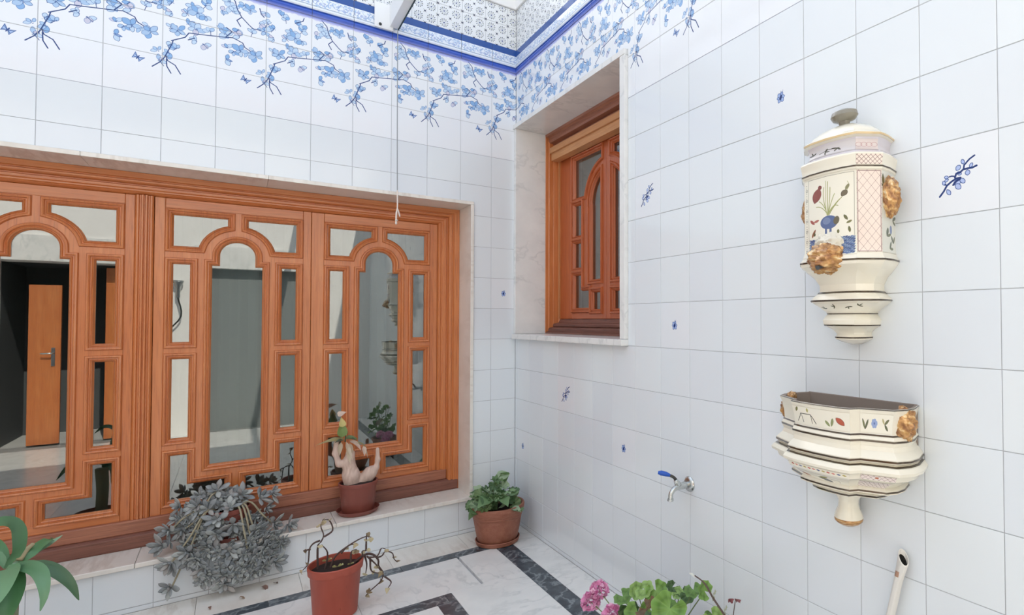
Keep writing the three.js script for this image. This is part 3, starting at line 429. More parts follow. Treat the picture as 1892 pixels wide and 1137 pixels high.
// plan outline (distance from wall, along wall); section(y) = [width scale, depth scale]
const PLAN = [[0, -0.12], [0.05, -0.131], [0.09, -0.132], [0.118, -0.112], [0.147, -0.09], [0.157, -0.055], [0.162, 0], [0.157, 0.055], [0.147, 0.09], [0.118, 0.112], [0.09, 0.132], [0.05, 0.131], [0, 0.12]];
const PLAN2 = [[0, -0.185], [0.06, -0.205], [0.10, -0.205], [0.135, -0.19], [0.168, -0.112], [0.195, -0.098], [0.203, -0.06], [0.206, 0], [0.203, 0.06], [0.195, 0.098], [0.168, 0.112], [0.135, 0.19], [0.10, 0.205], [0.06, 0.205], [0, 0.185]];
const lerpRows = (rows, y) => { let k = 0; while (k < rows.length - 2 && rows[k + 1][0] > y) k++; const [a, b] = [rows[k], rows[k + 1]], t = Math.min(1, Math.max(0, (a[0] - y) / Math.max(1e-6, a[0] - b[0]))); return [a[1] + (b[1] - a[1]) * t, a[2] + (b[2] - a[2]) * t]; };
// wall objects are built with x along world z, y up, z out from the wall
function loft(plan, rows, capTop = true, capBot = true) {
  const pos = [], idx = [], n = plan.length, sec = [];
  rows.forEach(([y, kw, kd], r) => { for (const [d, s] of plan) pos.push(s * kw, y, d * kd); });
  for (let r = 0; r < rows.length - 1; r++) for (let j = 0; j < n - 1; j++) { const a = r * n + j, b = a + n; idx.push(a, b, b + 1, a, b + 1, a + 1); }
  const cap = (r, up) => { for (let j = 1; j < n - 1; j++) up ? idx.push(r * n, r * n + j, r * n + j + 1) : idx.push(r * n, r * n + j + 1, r * n + j); };
  if (capTop) cap(0, true); if (capBot) cap(rows.length - 1, false);
  const g = geo(pos, idx); return toCreasedNormals(g, 0.42);
}
function patch(plan, rows, yT, yB, i0, i1, off, m, name, parent, nv = 12) {    // a painted skin over facets i0..i1 of a loft
  const pos = [], uv = [], idx = [], pts = plan.slice(i0, i1 + 1); let L = [0]; for (let k = 1; k < pts.length; k++) L.push(L[k - 1] + Math.hypot(pts[k][0] - pts[k - 1][0], pts[k][1] - pts[k - 1][1]));
  const ys = [yT, ...rows.map((r) => r[0]).filter((y) => y < yT - 0.001 && y > yB + 0.001), yB]; if (ys.length < 3) for (let k = 1; k < nv; k++) ys.splice(ys.length - 1, 0, yT + (yB - yT) * k / nv);
  for (const y of ys) { const [kw, kd] = lerpRows(rows, y); pts.forEach(([d, s], k) => { const a = pts[Math.max(0, k - 1)], b = pts[Math.min(pts.length - 1, k + 1)], tx = b[0] - a[0], ty = b[1] - a[1], l = Math.hypot(tx, ty); pos.push(s * kw - (tx / l) * off, y, d * kd + (ty / l) * off); uv.push(L[k] / L.at(-1), (y - yB) / (yT - yB)); }); }
  const n = pts.length; for (let r = 0; r < ys.length - 1; r++) for (let j = 0; j < n - 1; j++) { const a = r * n + j, b = a + n; idx.push(a, b, b + 1, a, b + 1, a + 1); }
  return part(name, geo(pos, idx, uv), m, parent);
}
function mask(rx, ry, rz, sd, spout) {       // gilded leafy lion mask
  const g = new THREE.SphereGeometry(1, 56, 44), p = g.attributes.position, q = V3();
  for (let i = 0; i < p.count; i++) {
    q.fromBufferAttribute(p, i).normalize(); const a = Math.atan2(q.y, q.x), e = Math.hypot(q.x, q.y), f = q.z;
    let r = 1 + 0.09 * Math.sin(a * 7 + sd + 3 * e) * Math.max(0, e - 0.5) + 0.34 * fbm(q.x * 3.2 + sd, q.y * 3.2, q.z * 3.2, 4);
    const bump = (cx, cy, s, h) => h * Math.exp(-((q.x - cx) ** 2 + (q.y - cy) ** 2) / (s * s));
    if (f > 0) r += bump(0, 0.05, 0.16, 0.28) + bump(-0.34, 0.26, 0.15, 0.18) + bump(0.34, 0.26, 0.15, 0.18) + bump(-0.3, -0.2, 0.2, 0.16) + bump(0.3, -0.2, 0.2, 0.16) - bump(-0.3, 0.1, 0.1, 0.16) - bump(0.3, 0.1, 0.1, 0.16) - bump(0, -0.34, 0.13, spout ? 0.5 : 0.26);
    p.setXYZ(i, q.x * r * rx, q.y * r * ry, Math.max(-0.3, q.z) * r * rz);
  }
  return toCreasedNormals(g, 0.9);
}
{
  const ZC = 2.632, t = thing('wall_cistern', 0, 0, ZC, 'painted cream ceramic wall fountain cistern with gilded spout and lidded top', 'wall fountain'); t.rotation.y = -Math.PI / 2;
  const body = [[1.816, 0.93, 0.95], [1.81, 1.04, 1.05], [1.805, 1.06, 1.06], [1.79, 1.03, 1.04], [1.778, 1.02, 1.03], [1.772, 1.03, 1.035], [1.766, 1.02, 1.025], [1.76, 0.985, 0.985], [1.66, 0.985, 0.985], [1.57, 0.985, 0.985], [1.545, 0.99, 0.99], [1.528, 1.02, 1.03], [1.517, 1.08, 1.07], [1.511, 1.08, 1.07], [1.503, 1.04, 1.06], [1.49, 0.95, 0.96], [1.47, 0.78, 0.84], [1.45, 0.69, 0.76], [1.432, 0.69, 0.75], [1.424, 0.73, 0.8], [1.412, 0.86, 0.86], [1.403, 0.89, 0.89], [1.397, 0.84, 0.86], [1.385, 0.68, 0.76], [1.37, 0.52, 0.68], [1.364, 0.5, 0.66], [1.358, 0.54, 0.7], [1.347, 0.6, 0.74], [1.336, 0.58, 0.73], [1.33, 0.57, 0.7], [1.32, 0.42, 0.58], [1.31, 0.34, 0.52], [1.304, 0.33, 0.5], [1.297, 0.36, 0.53], [1.29, 0.35, 0.52], [1.282, 0.22, 0.42], [1.274, 0.06, 0.25]];
  part('body', loft(PLAN, body), CER, t);
  const lid = [[1.93, 0.12, 0.35], [1.926, 0.26, 0.46], [1.918, 0.45, 0.62], [1.905, 0.63, 0.76], [1.89, 0.77, 0.86], [1.88, 0.82, 0.9], [1.876, 0.92, 0.96], [1.869, 0.98, 1.0], [1.862, 0.98, 1.0], [1.857, 0.88, 0.92]];
  const L = part('lid', loft(PLAN, lid), CER, t);
  part('knob', toCreasedNormals(lathe([[0, 0.034], [0.02, 0.034], [0.04, 0.026], [0.044, 0.014], [0.036, 0.003], [0.02, -0.002], [0.014, -0.014], [0, -0.014]], 20).scale(1, 1, 0.7).translate(0, 1.938, 0.07), 0.7), GREY, L);
  patch(PLAN, lid, 1.8685, 1.8625, 0, 12, 0.0012, glaze({ color: 0xd8bd8c }), 'gilt_line', L);
  const neck = [[1.86, 0.92, 0.94], [1.85, 0.88, 0.91], [1.838, 0.86, 0.89], [1.826, 0.88, 0.91], [1.818, 0.94, 0.97], [1.812, 1.0, 1.01]];
  part('neck', loft(PLAN, neck), CERL, t);
  patch(PLAN, neck, 1.853, 1.822, 4, 8, 0.001, paint(256, 96, (x, w, h) => { twigs(x, w, h, 3, ['#55503f', '#6d6a58'], 5); stroke(x, [[70, 60], [120, 40], [180, 44]], 5, '#4a4636'); }, '#dad6d8'), 'painted_panel', t);
  patch(PLAN, neck, 1.853, 1.822, 8, 10, 0.001, paint(128, 96, (x, w, h) => { for (let i = 0; i < 4; i++) { x.lineWidth = 3; x.strokeStyle = '#b48c8c'; x.beginPath(); x.arc(18 + i * 30, 46, 18, 0, 7); x.stroke(); } }, '#d8ccca'), 'painted_panel', t);
  patch(PLAN, body, 1.803, 1.777, 8, 10, 0.0012, paint(128, 64, (x, w, h) => lattice(x, w, h, 22), '#eedfd2'), 'painted_panel', t);
  // painted front: flowers over a vase on a blue terrace
  const front = paint(512, 800, (x, w, h) => {
    x.strokeStyle = '#6c6a5c'; x.lineWidth = 3; x.strokeRect(60, 16, w - 78, h - 30);
    for (let y = 60; y < h - 40; y += 26) { x.fillStyle = '#4a463c'; x.strokeStyle = '#4a463c'; x.lineWidth = 4; if (Math.floor(y / 26) % 4 === 0) { x.strokeRect(22, y - 10, 20, 20); } else { x.beginPath(); x.arc(32, y, 4, 0, 7); x.fill(); } }
    const G = '#a2a468';
    for (const [a, c] of [[[230, 120], [210, 240]], [[268, 70], [262, 220]], [[330, 200], [300, 260]], [[180, 250], [230, 280]], [[360, 320], [310, 290]], [[150, 300], [220, 300]], [[290, 130], [290, 230]], [[390, 250], [330, 290]]]) curve(x, [270, 400], c, a, 7, G);
    curve(x, [280, 400], [330, 300], [410, 230], 6, '#8f9058'); curve(x, [262, 400], [240, 300], [250, 60], 6, '#b4b47c'); curve(x, [440, 100], [470, 150], [420, 210], 4, '#a2a468');
    leafOn(x, 130, 260, 150, 62, 0.35, '#8c4a40', '#5d322c'); leafOn(x, 170, 120, 40, 30, 1.2, '#7d4038'); leafOn(x, 390, 235, 70, 36, 0.75, '#6b5f48', '#4a4030'); leafOn(x, 425, 180, 60, 18, 0.5, '#84805a');
    x.fillStyle = '#5b6b94'; x.beginPath(); x.ellipse(275, 470, 82, 66, 0, 0, 7); x.fill(); x.fillStyle = '#7786a8'; x.beginPath(); x.ellipse(255, 455, 38, 34, 0, 0, 7); x.fill(); x.fillStyle = '#6b634e'; x.beginPath(); x.ellipse(345, 460, 26, 40, 0.2, 0, 7); x.fill(); x.fillStyle = '#5b6b94'; x.fillRect(240, 525, 20, 60); x.fillRect(282, 525, 20, 60);
    leafOn(x, 130, 470, 70, 18, -0.8, '#a5574c'); leafOn(x, 120, 450, 60, 16, 1.3, '#b0685a'); leafOn(x, 140, 520, 90, 16, 3.6, '#8a5a40'); leafOn(x, 440, 470, 60, 16, -0.5, '#6a6840'); leafOn(x, 430, 500, 50, 14, 1.1, '#7a7648'); leafOn(x, 450, 530, 60, 14, 3.0, '#6a6840'); leafOn(x, 130, 590, 36, 12, 0, '#5a5a3a'); leafOn(x, 360, 590, 40, 14, 0, '#6a6840');
    const bl = ['#4f6594', '#62799f', '#40547f', '#7388ab']; for (let i = 0; i < 900; i++) { const a = 66 + (i * 73 % 420), b = 620 + (i * 131 % 166); if (a > 160 && a < 350 && b > 640) continue; x.fillStyle = bl[i % 4]; x.fillRect(a, b, 17, 11); }
    x.fillStyle = '#5f7194'; x.fillRect(190, 590, 150, 70); x.fillStyle = '#8a7d64'; x.fillRect(330, 640, 60, 60); x.fillStyle = '#d8d4c6'; x.beginPath(); x.ellipse(270, 730, 110, 70, 0, 0, 7); x.fill();
  });
  patch(PLAN, body, 1.764, 1.53, 4, 8, 0.001, front, 'painted_panel', t);
  patch(PLAN, body, 1.762, 1.535, 8, 10, 0.001, paint(220, 800, (x, w, h) => { lattice(x, w, h, 74); x.strokeStyle = '#8a7070'; x.lineWidth = 6; x.strokeRect(8, 8, w - 16, h - 16); }, '#ecd9cc'), 'painted_panel', t);
  patch(PLAN, body, 1.762, 1.535, 10, 12, 0.001, paint(256, 800, (x, w, h) => { twigs(x, w, 400, 1, ['#4d5a44', '#6a6848'], 9); for (const [a, b, n] of [[80, 420, 0.3], [180, 470, 1.1], [70, 640, 0.2], [200, 700, -0.6], [110, 760, 0.5]]) { leafOn(x, a, b, 90, 22, n, '#59614a', '#333a2c'); leafOn(x, a, b, 80, 18, n + 1, '#6b7050', '#333a2c'); } x.fillStyle = '#6a7aa4'; x.beginPath(); x.ellipse(140, 570, 26, 44, 0, 0, 7); x.fill(); }, '#dfded2'), 'painted_panel', t);
  for (const [y, h] of [[1.7725, 0.004], [1.5145, 0.005], [1.4275, 0.005], [1.4035, 0.005], [1.3655, 0.0025], [1.3315, 0.003], [1.2955, 0.0045]]) patch(PLAN, body, y + h / 2, y - h / 2, 0, 12, 0.0014, LINE, 'gilt_line', t);
  patch(PLAN, body, 1.395, 1.372, 4, 10, 0.0008, paint(400, 90, (x, w, h) => twigs(x, w, h, 4, ['#4c5038', '#6a6a4c'], 21)), 'painted_panel', t);
  const m1 = part('spout_mask', mask(0.058, 0.044, 0.044, 1, true), GOLD, t); m1.position.set(-0.002, 1.524, 0.158); m1.rotation.x = 0.35;
  part('spout_hole', new THREE.CylinderGeometry(0.007, 0.007, 0.03, 14).rotateX(Math.PI / 2).translate(0, -0.012, 0.036), M.dark, m1);
  const ac = part('spout_leaf', mask(0.05, 0.034, 0.02, 9, false), glaze({ color: 0xdcd6c4 }), t); ac.position.set(0.004, 1.566, 0.152);
  for (const s of [1, -1]) { const m = part('side_mask', mask(0.03, 0.056, 0.026, 3 + s, false), GOLD, t); m.position.set(s * 0.135, 1.69, 0.055); m.rotation.y = s * 1.45; }
}
{
  const ZC = 2.628, t = thing('wall_basin', 0, 0, ZC, 'painted cream ceramic wall basin under the cistern with gilded drop finial', 'wall fountain'); t.rotation.y = -Math.PI / 2;
  const body = [[1.112, 1.0, 1.0], [1.108, 1.02, 1.02], [1.10, 1.0, 1.0], [1.07, 0.965, 0.965], [1.045, 0.955, 0.955], [1.038, 0.98, 0.97], [1.03, 1.0, 0.99], [1.022, 0.99, 0.985], [1.012, 0.97, 0.97], [1.0, 0.99, 0.98], [0.99, 1.04, 1.03], [0.983, 1.07, 1.06], [0.974, 1.075, 1.065], [0.968, 1.03, 1.03], [0.962, 1.1, 1.1], [0.952, 1.14, 1.13], [0.944, 1.13, 1.12], [0.94, 1.06, 1.06], [0.925, 1.03, 1.04], [0.918, 0.96, 1.0], [0.905, 0.86, 0.93], [0.896, 0.8, 0.88], [0.89, 0.84, 0.9], [0.88, 0.84, 0.9], [0.876, 0.7, 0.8], [0.87, 0.6, 0.74], [0.866, 0.63, 0.76], [0.856, 0.6, 0.74], [0.848, 0.42, 0.6], [0.84, 0.2, 0.45]];
  part('body', loft(PLAN2, body, false, true), CER, t);
  part('basin_lining', loft(PLAN2, [[1.1115, 1.0, 1.0], [1.111, 0.95, 0.945], [1.02, 0.9, 0.9], [0.985, 0.9, 0.9]].map((r) => r), false, false).scale(1, 1, 1), CLAYIN, t);
  part('basin_floor', flat(PLAN2.map(([d, s]) => V2(s * 0.9, -d * 0.9)), 0.004, 0).rotateX(-Math.PI / 2).scale(1, 1, 1).translate(0, 1.0, 0), CLAYIN, t);
  part('back_lip', boxAB(-0.185, 1.0, 0.0005, 0.185, 1.113, 0.008, 0.002), CLAYIN, t);
  const flowers = (cols, sd) => (x, w, h) => twigs(x, w, h, 4, cols, sd);
  patch(PLAN2, body, 1.098, 1.047, 5, 9, 0.001, paint(420, 130, (x, w, h) => { stroke(x, [[40, 110], [70, 50], [150, 50], [190, 110]], 5, '#3c3c34'); stroke(x, [[75, 55], [90, 112]], 4, '#3c3c34'); stroke(x, [[150, 50], [160, 112]], 4, '#3c3c34'); leafOn(x, 385, 92, 70, 26, -0.8, '#b8563a', '#6b3424'); leafOn(x, 300, 110, 60, 12, 0.2, '#8c9464'); leafOn(x, 290, 112, 50, 12, -0.7, '#8c9464'); leafOn(x, 30, 40, 40, 12, 0.5, '#7a7c50'); leafOn(x, 130, 36, 30, 10, 0, '#b8b070'); }), 'painted_panel', t);
  patch(PLAN2, body, 1.098, 1.047, 10, 11, 0.001, paint(380, 130, (x, w, h) => { leafOn(x, 60, 110, 80, 14, 0.5, '#5d6240', '#333'); leafOn(x, 60, 110, 80, 14, -0.4, '#777a4c', '#333'); x.fillStyle = '#93a6d0'; for (let k = 0; k < 7; k++) { x.beginPath(); x.arc(170 + Math.cos(k) * 22, 66 + Math.sin(k) * 20, 15, 0, 7); x.fill(); } x.fillStyle = '#5a6fa8'; x.beginPath(); x.arc(170, 66, 9, 0, 7); x.fill(); leafOn(x, 290, 70, 60, 14, 0.9, '#6d7048', '#333'); leafOn(x, 290, 70, 56, 14, 2.4, '#5d6240', '#333'); leafOn(x, 290, 70, 50, 12, -0.6, '#b4aa7c'); }), 'painted_panel', t);
  patch(PLAN2, body, 0.9385, 0.926, 5, 9, 0.001, paint(420, 70, (x, w, h) => { for (let i = 0; i < 12; i++) { x.fillStyle = ['#c0594a', '#d8867a', '#5d6a90', '#b8a860'][i % 4]; x.save(); x.translate(40 + i * 32, 34); x.rotate(0.7); x.fillRect(-11, -9, 22, 18); x.restore(); } }), 'painted_panel', t);
  patch(PLAN2, body, 0.9385, 0.926, 10, 11, 0.001, paint(256, 70, (x, w, h) => { lattice(x, w, h, 40); x.fillStyle = '#c07050'; x.beginPath(); x.arc(120, 34, 14, 0, 7); x.fill(); }, '#efe2dc'), 'painted_panel', t);
  patch(PLAN2, body, 0.917, 0.897, 5, 9, 0.001, paint(420, 100, (x) => { leafOn(x, 30, 20, 110, 22, 2.1, '#a8604a', '#5d3a30'); leafOn(x, 200, 40, 120, 26, 2.0, '#55606a', '#333c40'); leafOn(x, 210, 40, 70, 18, 1.3, '#9a9444'); curve(x, [300, 40], [370, 20], [360, 80], 3, '#8a8a80'); }), 'painted_panel', t);
  patch(PLAN2, body, 0.917, 0.897, 10, 11, 0.001, paint(256, 100, (x, w, h) => lattice(x, w, h, 36), '#f0e4dd'), 'painted_panel', t);
  for (const [y, h] of [[1.1105, 0.0025], [1.041, 0.004], [1.026, 0.005], [0.978, 0.005], [0.9655, 0.003], [0.8855, 0.0045], [0.861, 0.005]]) patch(PLAN2, body, y + h / 2, y - h / 2, 0, 14, 0.0014, LINE, 'gilt_line', t);
  part('finial', lathe([[0.046, 0.85], [0.04, 0.838], [0.031, 0.822], [0.029, 0.81], [0.031, 0.796], [0.038, 0.782], [0.0415, 0.771], [0.04, 0.762], [0.033, 0.752]], 28).translate(0, 0, 0.06), CER, t);
  part('finial_tip', lathe([[0.0335, 0.7525], [0.033, 0.7518], [0.022, 0.745], [0, 0.742]], 28).scale(1, 1, 1).translate(0, 0, 0.06), GOLD, t); part('finial_band', lathe([[0.041, 0.768], [0.0418, 0.763], [0.0405, 0.758], [0.0345, 0.7525]], 28).translate(0, 0, 0.06), GOLD, t);
  for (const s of [1, -1]) { const m = part('side_mask', mask(0.034, 0.048, 0.03, 5 + s, false), GOLD, t); m.position.set(s * 0.19, 1.068, 0.085); m.rotation.y = s * 1.25; }
}
// ------------------------------------------------------------ tap, drain pipe
{
  const t = thing('garden_tap', 0, 0.668, 1.825, 'chrome wall tap with a blue lever handle', 'tap'); t.rotation.y = -Math.PI / 2;
  part('flange', lathe([[0, 0], [0.032, 0], [0.032, 0.003], [0.026, 0.009], [0.017, 0.012], [0, 0.012]], 28).rotateX(Math.PI / 2), M.chrome, t);
  part('body', tube([[0, 0, 0.008], [0, 0, 0.04], [0, -0.001, 0.062], [0, -0.006, 0.082], [0, -0.022, 0.097], [0, -0.043, 0.1]], [0.012, 0.0145, 0.0125, 0.0105, 0.0095, 0.0095], 14, 6), M.chrome, t);
  part('collar', new THREE.CylinderGeometry(0.0155, 0.0155, 0.012, 6).rotateX(Math.PI / 2).translate(0, 0, 0.03), M.chrome, t);
  part('spout_ring', new THREE.CylinderGeometry(0.0125, 0.0125, 0.009, 18).translate(0, -0.045, 0.1), M.chrome, t);
  part('bonnet', tube([[0, 0.004, 0.058], [0, 0.02, 0.068], [0, 0.031, 0.074]], [0.013, 0.0115, 0.008], 12, 4), M.chrome, t);
  const lv = part('lever', tube([[0, 0.03, 0.072], [-0.004, 0.042, 0.082], [-0.014, 0.049, 0.094]], [0.007, 0.006, 0.006], 8, 4), M.darkMetal, t);
  part('lever_grip', tube([[-0.012, 0.048, 0.092], [-0.022, 0.053, 0.103], [-0.036, 0.058, 0.12], [-0.044, 0.06, 0.13]], [0.006, 0.0095, 0.0105, 0.006], 10, 5), M.blue, lv);
}
{
  const t = thing('drain_pipe', -0.018, 0, 2.62, 'white plastic drain pipe with a dark open mouth leaning on the wall', 'pipe'); t.rotation.y = -Math.PI / 2;
  const ow = std({ color: 0xe6e3dc, roughness: 0.5 }), P = (y) => [0.163 * y / 0.705, y, 0.012 - 0.006 * y];
  const A0 = -0.9, ring = (r, y, cut, dz = 0) => Array.from({ length: 25 }, (_, j) => { const a = (j / 24) * 6.28319, q = P(y), h = cut * Math.cos(a - A0); return [q[0] + Math.cos(a) * r + 0.23 * h, q[1] - h, q[2] - Math.sin(a) * r + dz]; });
  const skin = (rows) => { const pos = rows.flat(2), idx = []; for (let k = 0; k < rows.length - 1; k++) for (let j = 0; j < 24; j++) { const a = k * 25 + j; idx.push(a, a + 1, a + 26, a, a + 26, a + 25); } return toCreasedNormals(geo(pos, idx), 0.6); };
  part('pipe_wall', skin([ring(0.0125, 0.002, 0), ring(0.0125, 0.3, 0), ring(0.0125, 0.62, 0), ring(0.0125, 0.688, 0.019), ring(0.0108, 0.689, 0.0165), ring(0.0108, 0.60, 0)]), ow, t);
  part('pipe_bore', skin([ring(0.0104, 0.676, 0.016), ring(0.0002, 0.664, 0)]), std({ color: 0x1a1816, roughness: 0.9 }), t);
  part('stain_band', skin([ring(0.0128, 0.634, 0), ring(0.0129, 0.642, 0), ring(0.0128, 0.65, 0)]), std({ color: 0xb58f78, roughness: 0.8 }), t);
}
// ------------------------------------------------------------ plants
const leafMat = (c, o = {}) => phy({ color: c, roughness: 0.5, transmission: 0.25, thickness: 0, ...o });
// thin leaf along +z, face up (+y): width profile w(t), curve c(t) -> drop, fold
function leafGeo(L, W, { seg = 7, bend = 0, fold = 0.2, tip = 1.2, base = 0.6, wave = 0 } = {}) {
  const pos = [], idx = [], uv = [];
  for (let i = 0; i <= seg; i++) { const t = i / seg, w = W * Math.pow(Math.sin(Math.PI * Math.min(0.999, Math.pow(t, base) * 0.985 + 0.012)), tip), a = bend * t, y = bend ? L / bend * (Math.cos(a) - 1) : 0, z = bend ? L / bend * Math.sin(a) : L * t;
    for (const k of [-1, -0.5, 0, 0.5, 1]) { pos.push(k * w, y + Math.abs(k) * w * fold + wave * Math.sin(t * 9 + k * 2) * w, z); uv.push(k * 0.5 + 0.5, t); } }
  for (let i = 0; i < seg; i++) for (let j = 0; j < 4; j++) { const a = i * 5 + j; idx.push(a, a + 5, a + 6, a, a + 6, a + 1); }
  return geo(pos, idx, uv);
}
// fleshy leaf: closed, elliptic in section
function fleshGeo(L, W, Th, { seg = 6, ring = 6, bend = 0, tip = 0.75, base = 0.7 } = {}) {
  const pos = [], idx = [];
  for (let i = 0; i <= seg; i++) { const t = i / seg, s = Math.pow(Math.sin(Math.PI * Math.min(0.995, Math.max(0.03, Math.pow(t, base)))), tip), a = bend * t, y = bend ? L / bend * (1 - Math.cos(a)) : 0, z = bend ? L / bend * Math.sin(a) : L * t;
    for (let j = 0; j < ring; j++) { const q = (j / ring) * 6.2832; pos.push(Math.cos(q) * W * s, y + Math.sin(q) * Th * s + 0.25 * W * s * Math.cos(q) ** 2, z); } }
  for (let i = 0; i < seg; i++) for (let j = 0; j < ring; j++) { const a = i * ring + j, b = i * ring + (j + 1) % ring; idx.push(a, b, b + ring, a, b + ring, a + ring); }
  return geo(pos, idx);
}
// leaf along a spine of points, its face towards a hint vector
function spineLeaf(pts, W, hint, { seg = 16, fold = 0.25, base = 0.8, tip = 0.8, w0 = 0.25 } = {}) {
  const c = new THREE.CatmullRomCurve3(pts.map((p) => V3(...p))), pos = [], idx = [], h = V3(...hint).normalize(), T_ = V3(), S_ = V3(), N_ = V3();
  for (let i = 0; i <= seg; i++) { const t = i / seg, q = c.getPointAt(t); c.getTangentAt(t, T_); S_.crossVectors(T_, h); if (S_.lengthSq() < 0.02) S_.copy(N_.clone().cross(T_)); S_.normalize(); N_.crossVectors(S_, T_);
    const w = W * Math.max(w0 * (1 - t), Math.pow(Math.sin(Math.PI * Math.min(0.999, Math.pow(t, base) * 0.97 + 0.02)), tip)); for (const k of [-1, -0.5, 0, 0.5, 1]) pos.push(...q.clone().addScaledVector(S_, k * w).addScaledVector(N_, Math.abs(k) * w * fold).toArray()); }
  for (let i = 0; i < seg; i++) for (let j = 0; j < 4; j++) { const a = i * 5 + j; idx.push(a, a + 5, a + 6, a, a + 6, a + 1); }
  return geo(pos, idx);
}
// round scalloped leaf lying in xz, stalk at the origin, blade towards +z
function lobedGeo(R, lobes = 7, cup = 0.25, depth = 0.16, seg = 36, point = 0) {
  const pos = [0, 0, 0], uv = [0.5, 0.5], idx = [], rows = 3;
  for (let r = 1; r <= rows; r++) for (let i = 0; i <= seg; i++) { const f = i / seg, a = -2.75 + 5.5 * f, rr_ = R * (r / rows) * (0.82 + 0.18 * Math.cos(a * 0.6) - (r / rows) * depth * (0.5 + 0.5 * Math.cos(f * lobes * 6.2832)) + point * Math.max(0, Math.cos(a)) ** 6); pos.push(Math.sin(a) * rr_, cup * R * (r / rows) ** 2 * (0.6 + 0.4 * Math.cos(f * lobes * 6.2832 + 1)) + 0.03 * R * Math.sin(a * 5), Math.cos(a) * rr_ * 0.95); uv.push(0.5 + Math.sin(a) * 0.48 * r / rows, 0.5 + Math.cos(a) * 0.48 * r / rows); }
  const w = seg + 1; for (let i = 0; i < seg; i++) { idx.push(0, 1 + i, 2 + i); for (let r = 0; r < rows - 1; r++) { const a = 1 + r * w + i; idx.push(a, a + w, a + w + 1, a, a + w + 1, a + 1); } }
  return geo(pos, idx, uv);
}
// pale-edged round leaf with a darker zone and light veins
const zoneTex = canvasTex(256, 256, (x, w) => { x.fillStyle = '#fbfde6'; x.fillRect(0, 0, w, w); const g = x.createRadialGradient(128, 128, 6, 128, 128, 126); g.addColorStop(0, '#e8eed2'); g.addColorStop(0.4, '#d2dcb8'); g.addColorStop(0.55, '#aebc94'); g.addColorStop(0.7, '#d4dfba'); g.addColorStop(0.9, '#e6eed0'); g.addColorStop(1, '#fffff0'); x.fillStyle = g; x.beginPath(); x.arc(128, 128, 127, 0, 7); x.fill(); x.strokeStyle = 'rgba(250,255,225,0.75)'; x.lineWidth = 2.5; for (let k = -3; k <= 3; k++) { x.beginPath(); x.moveTo(128, 128); const a = k * 0.8; x.lineTo(128 + Math.sin(a) * 118, 128 - Math.cos(a) * 118); x.stroke(); } });
// points an object whose long axis is +z along a direction, with its upper face towards up
function aim(o, dir, up = V3(0, 1, 0), roll = 0) { const z = dir.clone().normalize(), x = new THREE.Vector3().crossVectors(up, z); if (x.lengthSq() < 1e-4) x.set(1, 0, 0); x.normalize(); const y = new THREE.Vector3().crossVectors(z, x); o.quaternion.setFromRotationMatrix(new THREE.Matrix4().makeBasis(x, y, z)); if (roll) o.rotateZ(roll); return o; }
const uvm = (g, s = 1) => { g.attributes.uv && g.attributes.uv.array.forEach((v, i, a) => (a[i] = v * s)); return g; };
function pot(t, prof, m, soilY, soilR, saucer) {
  part('pot', toCreasedNormals(lathe(prof, 44), 0.6), m, t);
  const s = lathe([[0, soilY + 0.006], [soilR * 0.5, soilY + 0.004], [soilR * 0.85, soilY], [soilR, soilY - 0.004]], 24), p = s.attributes.position; for (let i = 0; i < p.count; i++) p.setY(i, p.getY(i) + 0.006 * noise.noise(p.getX(i) * 40, 3, p.getZ(i) * 40)); s.computeVertexNormals(); part('soil', s, M.soil, t);
  if (saucer) part('saucer', toCreasedNormals(lathe(saucer, 44), 0.6), m, t);
}
